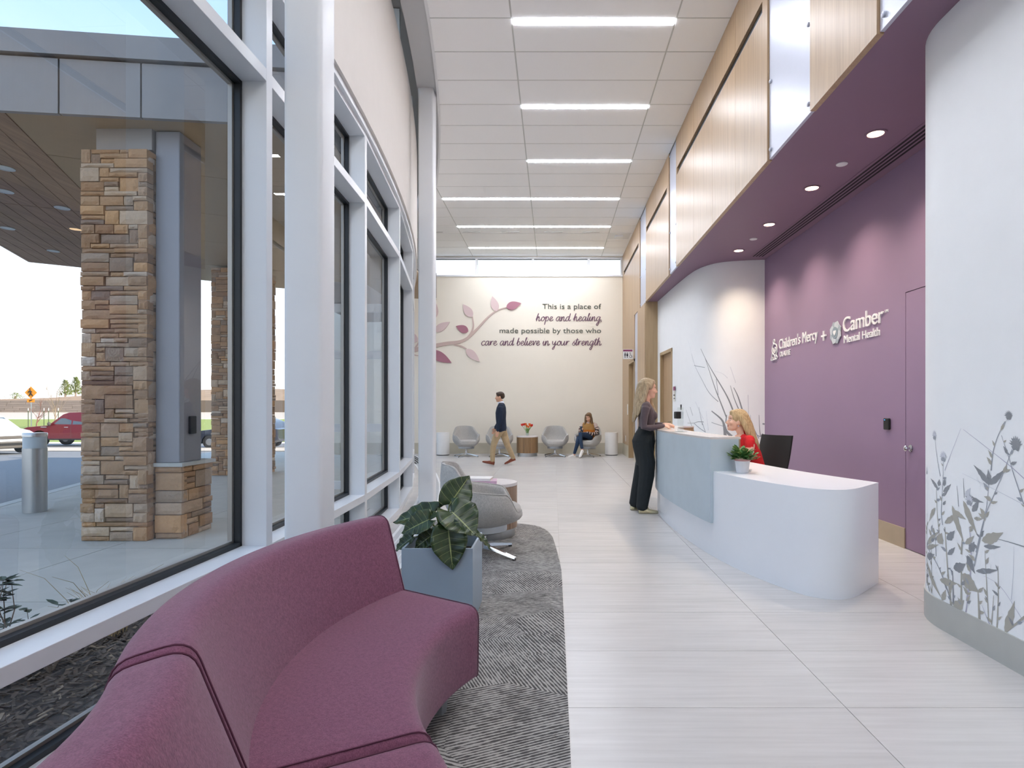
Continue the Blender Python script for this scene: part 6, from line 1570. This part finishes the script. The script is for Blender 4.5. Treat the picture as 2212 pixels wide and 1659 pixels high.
# legs: front leg forward, back leg trailing on the toe
F.tube([(X0 - .02, yc - .08, .78), (X0 - .12, yc - .085, .60), (X0 - .17, yc - .085, .44), (X0 - .19, yc - .085, .24), (X0 - .19, yc - .085, .10)], [.092, .082, .068, .058, .052], 'khaki')
F.tube([(X0 + .02, yc + .08, .78), (X0 + .08, yc + .085, .60), (X0 + .13, yc + .085, .44), (X0 + .22, yc + .085, .25), (X0 + .27, yc + .085, .14)], [.092, .082, .068, .056, .050], 'khaki')
for q in (-1, 1): F.ball((X0 + .003, yc + q*.175, 1.325), (.065, .06, .058), 'navy')
F.tube([(X0 + .0, yc - .205, 1.30), (X0 + .015, yc - .225, 1.18), (X0 + .01, yc - .235, 1.04), (X0 - .03, yc - .235, .90), (X0 - .055, yc - .23, .80)], [.06, .053, .048, .043, .038], 'navy')
F.tube([(X0 + .0, yc + .205, 1.30), (X0 - .03, yc + .225, 1.18), (X0 - .05, yc + .235, 1.05), (X0 - .10, yc + .235, .92), (X0 - .15, yc + .23, .84)], [.06, .053, .048, .043, .038], 'navy')
F.hand((X0 - .058, yc - .23, .79), (-.18, 0, -1), (0, -1, 0), 'skin', .35, 1.0, 1); F.hand((X0 - .155, yc + .23, .83), (-.4, 0, -1), (0, 1, 0), 'skin', .35, 1.0, -1)
F.build(mm_)
F.repaint(lambda cc, mi: np.where((mi == F.mats.index('navy')) & (cc[:, 2] > 1.402) & (np.abs(cc[:, 1] - 13.2) < .09), F.mats.index('skin'), mi)); face_bits(mm_, hM, 'iris')
obj('shirt_collar', MB().lathe([(.070, -.03), (.068, .012), (.061, .020), (.058, .012), (.060, -.03)], (0, 0, 0), 24).xf(Matrix.Translation((X0 - .012, yc, 1.412)) @ Matrix.Rotation(R(-14), 4, 'Y')), 'shirt_white', mm_, smooth=60, world=True)
hair_obj(mm_, [('ball', (X0 - .02, yc, 1.582), (.098, .082, .078)), ('ball', (X0 + .02, yc, 1.555), (.062, .076, .066)), ('ball', (X0 - .085, yc, 1.618), (.035, .06, .026))], 'hair_dark', .009)
shoe(mm_, (X0 - .155, yc - .085, .004), (-1, 0, .22), .275, .095, .085, 'shoe_brown', 'sole_white')
shoe(mm_, (X0 + .325, yc + .085, .095), (-.93, 0, -.36), .27, .095, .085, 'shoe_brown', 'sole_white')

# ---- seated woman with a phone (in the right hand far chair)
sp_ = thing('person', 'woman in a striped orange sweater sitting in a far chair looking at a phone', 'person', (.91, 15.45, .44))
F = Fig(); fx = Vector((-.407, -.914, 0)); rx_ = Vector((.914, -.407, 0))       # forward and her left
def S(a, b, z): v = Vector((.93, 15.68, 0)) + fx*a + rx_*b; return Vector((v.x, v.y, z))
F.body([(S(.0, 0, .43), fx*.10, rx_*.15), (S(0, 0, .50), fx*.125, rx_*.175), (S(-.01, 0, .57), fx*.105, rx_*.155)], 'denim')
F.body([(S(-.005, 0, .50), fx*.13, rx_*.175), (S(-.015, 0, .58), fx*.13, rx_*.17), (S(-.03, 0, .70), fx*.125, rx_*.168), (S(-.04, 0, .80), fx*.110, rx_*.175), (S(-.045, 0, .87), fx*.08, rx_*.16), (S(-.04, 0, .905), fx*.06, rx_*.09)], 'knit_tan')
F.tube([S(-.04, 0, .88), S(-.02, 0, .945)], [.05, .046], 'skin'); F.tube([S(-.04, 0, .885), S(-.036, 0, .91)], [.068, .062], 'knit_pale')
hM = F.head(tuple(S(.005, .01, 1.035)), fx + Vector((-.12, 0, -.42)), (0, 0, 1), .98, 'skin')
# supporting leg and crossed leg
F.tube([S(.03, -.09, .49), S(.24, -.10, .50), S(.42, -.11, .505), S(.46, -.15, .30), S(.50, -.20, .11)], [.085, .078, .064, .050, .040], 'denim')
F.tube([S(.03, .09, .50), S(.24, .04, .57), S(.45, -.05, .60), S(.51, -.02, .42), S(.55, .03, .25)], [.085, .078, .064, .050, .040], 'denim')
F.tube([S(.50, -.20, .11), S(.505, -.205, .06)], [.030, .032], 'skin'); F.tube([S(.55, .03, .25), S(.56, .04, .19)], [.030, .032], 'skin')
aL = [S(-.04, .175, .845), S(-.03, .23, .73), S(0, .225, .61), S(.12, .15, .595), S(.23, .05, .635)]
aR = [S(-.04, -.175, .845), S(.0, -.22, .73), S(.06, -.21, .63), S(.17, -.15, .645), S(.27, -.075, .70)]
for q in (-1, 1): F.ball(tuple(S(-.04, q*.155, .845)), (.06, .06, .052), 'knit_tan')
for A4 in (aL, aR): F.tube(A4, [.058, .056, .055, .050, .036], 'knit_pink')
F.hand(tuple(S(.235, .045, .637)), fx*.6 - rx_*.7 + Vector((0, 0, .1)), Vector((0, 0, 1)), 'skin', .4, .92, -1)
F.hand(tuple(S(.275, -.072, .702)), fx*.8 + rx_*.25 + Vector((0, 0, .35)), -rx_*.8 + Vector((0, 0, -.5)), 'skin', .5, .92, 1)
F.build(sp_)
pk = F.mi('knit_pink'); kd = F.mi('knit_dark'); ko = F.mi('knit_orange'); kt = F.mi('knit_tan')
def paint(cc, mi):
    mi = mi.copy(); s_ = np.full(len(cc), 9.0)
    for A4 in (aL, aR):
        acc = 0.0; bd = np.full(len(cc), 9.0); bs = np.zeros(len(cc))
        for a, b in zip(A4[:-1], A4[1:]):
            a_ = np.array(a); ab = np.array(b) - a_; L_ = np.linalg.norm(ab); t = np.clip(((cc - a_) @ ab)/L_**2, 0, 1); d = np.linalg.norm(cc - a_ - t[:, None]*ab, axis=1)
            k = d < bd; bd[k] = d[k]; bs[k] = acc + t[k]*L_; acc += L_
        k = (mi == pk) & (bd < .08); s_[k] = np.minimum(s_[k], bs[k])
    k = (mi == pk) & (s_ < 9) & (s_ > .09) & (np.floor(s_/.036) % 2 == 0); mi[k] = kd
    k = (mi == kt) & (cc[:, 2] < .705); mi[k] = ko
    return mi
F.repaint(paint); face_bits(sp_, hM, 'brow')
def SB(a, b, z, r): return ('ball', tuple(S(a, b, z)), r)
hair_obj(sp_, [('ball', (-.025, 0, .045), (.098, .086, .088), hM), ('ball', (.026, 0, .094), (.058, .064, .034), hM),
    ('tube', [S(.02, .07, 1.10), S(.0, .088, 1.0), S(-.01, .095, .90), S(.01, .10, .82)], [.03, .034, .036, .014]), ('tube', [S(.02, -.065, 1.10), S(.01, -.08, 1.0), S(.0, -.085, .90), S(.03, -.09, .83)], [.026, .03, .032, .012]),
    ('body', [(S(-.06, 0, 1.10), fx*.04, rx_*.06), (S(-.09, 0, 1.0), fx*.04, rx_*.085), (S(-.10, 0, .90), fx*.035, rx_*.10), (S(-.11, 0, .80), fx*.02, rx_*.08)])], 'hair_brown', .009)
obj('phone', MB().obox(tuple(S(.36, -.055, .745)), rx_*.036, (fx*.5 + Vector((0, 0, .86)))*.072, (fx*.86 - Vector((0, 0, .5)))*.004), 'phone', None, bevel=.003)
ph = D.objects['phone']; tag(ph, 'dark phone held by the seated woman in the sweater', 'phone')
shoe(sp_, S(.455, -.19, .0), fx*.8 - rx_*.55, .235, .085, .07, 'sole_white', 'sole_white'); shoe(sp_, S(.545, .065, .17), fx*.55 - rx_*.15 - Vector((0, 0, .62)), .23, .082, .065, 'sole_white', 'sole')

# ---- receptionist behind the desk (faces -x)
rp = thing('person', 'blond woman in a red top seated behind the reception desk', 'person', (2.12, 6.18, .5))
F = Fig(); yc = 6.18
F.body([(E3(2.16, yc, .50), E3(.11, 0, 0), E3(0, .17, 0)), (E3(2.15, yc, .60), E3(.115, 0, 0), E3(0, .17, 0))], 'pants_black')
F.body([(E3(2.15, yc, .57), E3(.115, 0, 0), E3(0, .165, 0)), (E3(2.11, yc, .68), E3(.11, 0, 0), E3(0, .15, 0)), (E3(2.06, yc, .82), E3(.118, 0, 0), E3(0, .165, 0)), (E3(2.03, yc, .91), E3(.105, 0, 0), E3(0, .18, 0)), (E3(2.01, yc, .975), E3(.085, 0, 0), E3(0, .17, 0)), (E3(2.0, yc, 1.01), E3(.055, 0, 0), E3(0, .10, 0))], 'top_red')
for q in (-1, 1): F.ball((1.965, yc + q*.07, .84), (.06, .06, .06), 'top_red')
F.tube([(2.0, yc, .99), (1.965, yc, 1.06), (1.95, yc, 1.09)], [.053, .046, .046], 'skin_fair')
hM = F.head((1.925, yc, 1.145), (-1, -.04, .12), (0, 0, 1), .97, 'skin_fair')
for q in (-1, 1):
    F.ball((2.012, yc + q*.160, .955), (.055, .052, .050), 'top_red'); F.tube([(2.012, yc + q*.178, .945), (2.005, yc + q*.195, .90)], [.050, .050], 'top_red')
    F.tube([(2.01, yc + q*.197, .90), (1.99, yc + q*.20, .79), (1.93, yc + q*.18, .765), (1.80, yc + q*.13, .765)], [.046, .042, .038, .028], 'skin_fair')
    F.hand((1.795, yc + q*.128, .768), (-1, -q*.25, -.02), (0, 0, 1), 'skin_fair', .35, .93, q)
    F.tube([(2.16, yc + q*.09, .53), (1.95, yc + q*.10, .53), (1.74, yc + q*.10, .52), (1.72, yc + q*.10, .30), (1.72, yc + q*.10, .10)], [.09, .085, .068, .055, .042], 'pants_black')
F.build(rp)
def red_neck(cc, mi):
    mi = mi.copy(); a = F.mats.index('top_red'); sk = F.mats.index('skin_fair')
    k = (mi == a) & (cc[:, 0] < 1.99) & (cc[:, 2] > .915) & (np.abs(cc[:, 1] - yc) < np.clip((cc[:, 2] - .915)*1.1, 0, .08)); mi[k] = sk; return mi
F.repaint(red_neck); face_bits(rp, hM, 'brow')
hair_obj(rp, [('ball', (1.955, yc, 1.185), (.104, .086, .092)), ('ball', (.016, 0, .090), (.066, .064, .034), hM),
    ('body', [(E3(2.0, yc, 1.22), E3(.05, 0, 0), E3(0, .07, 0)), (E3(2.035, yc, 1.12), E3(.06, 0, 0), E3(0, .09, 0)), (E3(2.07, yc, 1.0), E3(.06, 0, 0), E3(0, .105, 0)), (E3(2.11, yc, .90), E3(.05, 0, 0), E3(0, .11, 0)), (E3(2.14, yc, .82), E3(.025, 0, 0), E3(0, .08, 0))]),
    ('tube', [(1.95, yc - .075, 1.20), (1.99, yc - .092, 1.12), (2.03, yc - .105, 1.02), (2.08, yc - .12, .93), (2.125, yc - .11, .85)], [.03, .036, .038, .034, .012]),
    ('tube', [(1.95, yc + .075, 1.20), (1.99, yc + .092, 1.12), (2.03, yc + .105, 1.02), (2.08, yc + .12, .93)], [.03, .036, .038, .014])], 'hair_gold')
obj('lanyard', MB().tube([(2.03, yc - .075, 1.005), (1.985, yc - .085, .985), (1.94, yc - .06, .91), (1.905, yc, .80)], .004, 6), 'lanyard', rp, smooth=60, world=True)
obj('earring', MB().lathe([(.007, -.0012), (.0085, 0), (.007, .0012), (.0058, 0)], (0, 0, 0), 14).xf(Matrix.Translation((1.925, yc - .079, 1.095)) @ Matrix.Rotation(R(90), 4, 'X')), 'chrome', rp, smooth=60, world=True)
for q in (-1, 1): shoe(rp, (1.76, yc + q*.10, .0), (-1, 0, 0), .23, .085, .065, 'sole_black', 'sole_black')
# ================================================================== lettering and motifs
mat_plain('letter_grey', '#4c5248', 0.6); mat_plain('letter_plum', '#6b4a5e', 0.55); mat_plain('letter_white', '#eef0f2', 0.4)
mat_plain('leaf_pale', '#d3bdbb', 0.6); mat_plain('leaf_rose', '#a4707f', 0.6); mat_plain('branch', '#c3ada4', 0.6)
mat_plain('petal_a', '#c3cbd3', 0.45); mat_plain('petal_b', '#a4b0bb', 0.45); mat_plain('petal_c', '#8696a3', 0.45)
def text_letters(txt, depth, bold=0.0):
    """glyph outlines of the built-in face, split into one mesh builder per letter; unit size, baseline at 0"""
    cu = D.curves.new('t', 'FONT'); cu.body = txt; cu.size = 1.0; cu.extrude = depth; cu.offset = bold; cu.resolution_u = 4
    o = D.objects.new('t', cu); C.objects.link(o)
    dg = bpy.context.evaluated_depsgraph_get(); me = D.meshes.new_from_object(o.evaluated_get(dg)); D.objects.remove(o); D.curves.remove(cu)
    bm = bmesh.new(); bm.from_mesh(me); bmesh.ops.remove_doubles(bm, verts=bm.verts, dist=1e-5); D.meshes.remove(me)
    bm.verts.index_update(); seen = set(); isl = []
    for v in bm.verts:
        if v.index in seen: continue
        st = [v]; comp = []; seen.add(v.index)
        while st:
            q = st.pop(); comp.append(q)
            for e in q.link_edges:
                w = e.other_vert(q)
                if w.index not in seen: seen.add(w.index); st.append(w)
        xs = [q.co.x for q in comp]; isl.append([min(xs), max(xs), set(q.index for q in comp)])
    isl.sort(key=lambda a: a[0]); grp = []
    for i in isl:
        if grp and min(grp[-1][1], i[1]) - max(grp[-1][0], i[0]) > .5*min(i[1]-i[0], grp[-1][1]-grp[-1][0]):
            grp[-1][0] = min(grp[-1][0], i[0]); grp[-1][1] = max(grp[-1][1], i[1]); grp[-1][2] |= i[2]
        else: grp.append(i)
    out = []
    bm.verts.ensure_lookup_table()
    for g in grp:
        ids = sorted(g[2]); mp = {k: n for n, k in enumerate(ids)}; mb = MB()
        mb.add([tuple(bm.verts[k].co) for k in ids], [tuple(mp[v.index] for v in f.verts) for f in bm.faces if f.verts[0].index in mp]); out.append(mb)
    x0 = min(g[0] for g in grp); x1 = max(g[1] for g in grp); bm.free()
    return out, x0, x1
def set_text(parent, txt, org, ex, width, cap, mat, depth=.012, bold=0.0, part='letter'):
    """org: baseline start, ex: reading direction, z up; text stretched to width and cap height"""
    L_, x0, x1 = text_letters(txt, .5, bold); sx = width/(x1-x0); sz = cap/.7; ex = Vector(ex); ey = Vector((0, 0, 1)); n = ex.cross(ey)
    for mb in L_:
        mb.v = [tuple(Vector(org) + ex*((p[0]-x0)*sx) + ey*(p[1]*sz) + n*(p[2]*depth + depth*.5)) for p in mb.v]
        obj(part, mb, mat, parent, world=True)
px_x = lambda x: (x - 1196)*16.5/1265
px_z = lambda y: 1.28 + (882 - y)*16.5/1265
YW = YF
lt = thing('wall_lettering', 'raised grey and plum lettering about hope and healing on the cream wall', 'lettering', (.5, YW, 3.6))
set_text(lt, 'This is a place of', (px_x(1171.8), YW, px_z(667.4)), (1, 0, 0), px_x(1298.4) - px_x(1171.8), .145, 'letter_grey')
set_text(lt, 'made possible by those who', (px_x(1079.2), YW, px_z(719.5)), (1, 0, 0), px_x(1298.4) - px_x(1079.2), .145, 'letter_grey')
GL = {'c': (.80, [[(.74, .80), (.5, 1), (.16, .75), (.06, .4), (.25, .02), (.55, .08), (.88, .42)]]),
 'a': (.98, [[(.72, .85), (.45, 1), (.13, .7), (.06, .25), (.28, 0), (.58, .38), (.76, .95), (.69, .3), (.82, .0), (1.05, .32)]]),
 'r': (.74, [[(0, .35), (.18, 1.0), (.16, .05), (.24, .55), (.48, .95), (.74, .86)]]),
 'e': (.78, [[(0, .32), (.42, .5), (.6, .8), (.4, 1.0), (.14, .65), (.17, .15), (.45, 0), (.84, .38)]]),
 'n': (.96, [[(0, .4), (.16, 1), (.12, .02), (.26, .6), (.5, 1), (.62, .75), (.60, .12), (.75, .0), (1.0, .35)]]),
 'd': (.98, [[(.70, .85), (.45, 1), (.13, .7), (.06, .25), (.28, 0), (.58, .38), (.86, 1.75), (.70, .4), (.82, 0), (1.05, .32)]]),
 'b': (.80, [[(0, .3), (.32, 1.75), (.14, .2), (.30, 0), (.62, .3), (.58, .8), (.30, .82), (.22, .55)]]),
 'l': (.46, [[(0, .3), (.36, 1.45), (.38, 1.75), (.24, 1.5), (.14, .3), (.26, 0), (.5, .34)]]),
 'i': (.46, [[(0, .38), (.16, 1), (.12, .2), (.25, 0), (.5, .36)], [(.25, 1.38), (.27, 1.42)]]),
 'v': (.80, [[(0, .85), (.14, .95), (.28, .04), (.62, .95), (.85, .86)]]),
 'y': (.98, [[(0, .95), (.06, .35), (.28, .15), (.6, .85)], [(.64, 1), (.5, -.4), (.30, -.95), (.12, -.72), (.5, -.12), (1.0, .34)]]),
 'o': (.84, [[(.45, 1), (.12, .7), (.11, .25), (.38, 0), (.68, .38), (.60, .88), (.42, 1), (.6, .80), (.9, .84)]]),
 'u': (1.0, [[(0, .95), (.06, .22), (.3, 0), (.58, .5), (.72, .98), (.66, .2), (.8, 0), (1.03, .32)]]),
 's': (.66, [[(0, .2), (.42, 1.0), (.32, .75), (.56, .3), (.36, 0), (.1, .12)]]),
 't': (.52, [[(0, .3), (.32, 1.6), (.16, .3), (.3, 0), (.55, .32)], [(-.12, 1.16), (.66, 1.26)]]),
 'g': (.98, [[(.72, .85), (.45, 1), (.13, .7), (.06, .25), (.28, 0), (.58, .38), (.76, .95), (.60, -.4), (.36, -1.0), (.16, -.75), (.52, -.12), (1.0, .32)]]),
 'h': (.98, [[(0, .3), (.36, 1.75), (.12, .02), (.26, .6), (.5, 1), (.62, .75), (.60, .12), (.75, 0), (1, .35)]]),
 'p': (.84, [[(.04, .55), (.2, 1), (.04, -.85), (.26, .75), (.5, 1), (.70, .6), (.5, .04), (.2, .16)]]),
 ',': (.3, [[(.12, .06), (.02, -.25)]]), '.': (.3, [[(.12, .03), (.14, .05)]])}
def script_line(parent, txt, x0, x1, zb, xh):
    adv = []; x = 0
    for c in txt:
        adv.append(x); x += GL[c][0] if c != ' ' else .62
    k = (x1 - x0)/x; sh = .26
    for c, a in zip(txt, adv):
        if c == ' ': continue
        mb = MB()
        for st in GL[c][1]:
            pts = crom([(x0 + (a + q[0])*k + q[1]*xh*sh*.5, YW - .008, zb + q[1]*xh) for q in st], 5)
            n = len(pts); rad = []
            for i in range(n):
                dz = abs(pts[min(i+1, n-1)].z - pts[max(i-1, 0)].z); dx = abs(pts[min(i+1, n-1)].x - pts[max(i-1, 0)].x)
                rad.append(.0068 + .0050*dz/max(1e-6, dz+dx))
            mb.tube(pts, rad, 8)
        mb.v = [(p[0], YW - .008 + (p[1] - YW + .008)*.5, p[2]) for p in mb.v]
        obj('script_letter', mb, 'letter_plum', parent, world=True, smooth=60)
script_line(lt, 'hope and healing,', px_x(1157.5), px_x(1301), px_z(693.5), .125)
script_line(lt, 'care and believe in your strength.', px_x(1039.5), px_x(1301.5), px_z(746), .125)
# ---- branch motif with leaves (raised panels)
bw = thing('branch_motif', 'pale pink and plum branch with leaves mounted on the cream wall', 'wall decoration', (-2.8, YW, 3.4))
zx_ = lambda zx: px_x(930 + zx*.18083)
zz_ = lambda zy: px_z(600 + zy*.18083)
def slab(nm, pts, m, th, off=0.0):
    mb = MB(); n = len(pts); vs = [(a, YW - off - th, b) for a, b in pts] + [(a, YW - off, b) for a, b in pts]
    mb.add(vs, [tuple(range(n)), tuple(range(2*n-1, n-1, -1))] + [(i, (i+1) % n, n + (i+1) % n, n + i) for i in range(n)])
    obj(nm, mb, m, bw, world=True)
def wleaf(b, t, w, m, off=.004):
    b = Vector((zx_(b[0]), zz_(b[1]))); t = Vector((zx_(t[0]), zz_(t[1]))); d = t - b; s_ = Vector((-d.y, d.x)).normalized(); w = w*.18083*16.5/1265; L1, L2 = [], []
    for i in range(13):
        u = i/12; hw = w*.5*math.sin(PI*u**.75)**.9 if 0 < u < 1 else 0
        c = b + d*u; L1.append((c.x + s_.x*hw, c.y + s_.y*hw)); L2.append((c.x - s_.x*hw, c.y - s_.y*hw))
    slab('leaf', L1 + L2[-2:0:-1], m, .022, off)
nbr = [0]
def wbranch(pts, w0, w1):
    P_ = [(p.x, p.y) for p in crom([(zx_(a), zz_(b), 0) for a, b in pts], 8)]; n = len(P_); L1, L2 = [], []
    for i, p in enumerate(P_):
        a = Vector(P_[max(i-1, 0)]); b = Vector(P_[min(i+1, n-1)]); d = (b-a).normalized(); hw = (w0 + (w1-w0)*i/(n-1))*.5*.18083*16.5/1265
        L1.append((p[0] - d.y*hw, p[1] + d.x*hw)); L2.append((p[0] + d.y*hw, p[1] - d.x*hw))
    nbr[0] += 1; slab('branch', L1 + L2[::-1], 'branch', .022 - .0016*nbr[0])
wbranch([(-420, 920), (-180, 860), (40, 815), (200, 785), (350, 765), (450, 715), (560, 610), (680, 480), (790, 395), (905, 355)], 58, 10)
wbranch([(420, 740), (480, 670), (512, 580), (500, 465)], 26, 14)
wbranch([(280, 800), (370, 820), (430, 850)], 20, 14)
wbranch([(-60, 840), (10, 740), (60, 640)], 16, 10); wbranch([(-200, 865), (-90, 700), (20, 500)], 22, 12); wbranch([(-250, 875), (-160, 930), (30, 900)], 16, 10)
wleaf((905, 355), (1082, 305), 98, 'leaf_rose'); wleaf((790, 400), (738, 222), 92, 'leaf_pale'); wleaf((500, 470), (388, 318), 96, 'leaf_pale'); wleaf((452, 640), (306, 578), 92, 'leaf_rose')
wleaf((425, 855), (588, 1000), 92, 'leaf_pale'); wleaf((50, 640), (232, 528), 92, 'leaf_pale'); wleaf((20, 500), (55, 280), 120, 'leaf_pale'); wleaf((-10, 880), (252, 1016), 118, 'leaf_rose')
wleaf((-150, 760), (-330, 640), 110, 'leaf_pale'); wleaf((-250, 900), (-360, 1060), 100, 'leaf_rose')

# ---- sign on the plum wall: letters read from far to near
XS = XP
sgn = thing('reception_sign', 'raised white lettering with a figure emblem and a flower emblem on the plum wall', 'sign', (XS, 7.0, 2.1))
def sign(txt, ya, yb_, zb, cap, bold=0.0, depth=.011):
    set_text(sgn, txt, (XS, ya, zb), (0, -1, 0), ya - yb_, cap, 'letter_white', depth, bold)
sign("Children's Mercy", 8.32, 7.105, 2.118, .140); sign('OLATHE', 8.295, 7.926, 2.008, .072)
sign('Camber', 6.477, 5.685, 2.118, .165, 0, .014); sign('Mental Health', 6.462, 5.754, 1.998, .085)
sign('TM', 5.672, 5.612, 2.205, .026, 0, .008)
obj('plus', MB().box(XS - .016, XS, 6.885, 7.0, 2.130, 2.150).box(XS - .0165, XS, 6.9325, 6.9525, 2.082, 2.198), 'letter_white', sgn, world=True)
def plate(nm, pts, m, off, th, par=sgn):
    n = len(pts); vs = [(XS - off - th, a, b) for a, b in pts] + [(XS - off, a, b) for a, b in pts]
    return obj(nm, MB().add(vs, [tuple(range(n)), tuple(range(2*n-1, n-1, -1))] + [(i, (i+1) % n, n+(i+1) % n, n+i) for i in range(n)]), m, par, world=True)
fc = (6.649, 2.138)
for k in range(8):
    a = R(22.5 + 45*k); p = []
    for u, w in ((.35, .0), (.45, .042), (.62, .053), (.80, .044), (1.0, 0), (.80, -.044), (.62, -.053), (.45, -.042)):
        r_ = .136*u; p.append((fc[0] - (r_*math.cos(a) - w*math.sin(a)), fc[1] + r_*math.sin(a) + w*math.cos(a)))
    plate('petal', p, 'petal_a' if k % 2 else 'petal_b', .004 + .002*(k % 2), .010)
plate('flower_ring', [(fc[0] + .066*math.cos(2*PI*k/28), fc[1] + .066*math.sin(2*PI*k/28)) for k in range(28)], 'petal_c', .015, .004)
hp_ = []
for k in range(28):
    t = 2*PI*k/28; hp_.append((fc[0] + .0024*16*math.sin(t)**3*.85, fc[1] + .0024*(13*math.cos(t) - 5*math.cos(2*t) - 2*math.cos(3*t) - math.cos(4*t))*.9))
plate('heart', hp_, 'letter_white', .019, .005)
# adult and child outline figure
em = []
def eline(pts, r=.0085, closed=False):
    q = [(XS - .010, 8.49 - p[0], 1.977 + p[1]) for p in pts]
    c = [tuple(v) for v in crom(q, 6, closed)]
    if closed: c.append(c[0])
    obj('emblem_line', MB().tube(c, r, 8), 'letter_white', sgn, world=True, smooth=60)
cir = lambda cx, cz, r_: [(cx + r_*math.cos(2*PI*k/10), cz + r_*1.1*math.sin(2*PI*k/10)) for k in range(10)]
eline(cir(-.01, .268, .03), closed=True)
eline([(-.03, .235), (-.075, .20), (-.085, .15), (-.075, .11), (-.10, .05), (-.125, .008), (-.06, .008), (.0, .010), (.04, .006)])
eline([(.012, .235), (.07, .22), (.10, .175), (.105, .12), (.075, .09), (.085, .055), (.11, .04), (.09, .012), (.055, .02)])
eline([(-.055, .185), (-.03, .14), (.0, .11), (.035, .115), (.06, .14)]); eline(cir(.035, .155, .024), .007, True)
eline([(-.07, .115), (-.02, .085), (.01, .06), (.012, .012)]); eline([(.01, .06), (.05, .075), (.075, .09)], .007); eline([(-.06, .05), (-.045, .012)], .007); eline([(.05, .06), (.045, .015)], .007)
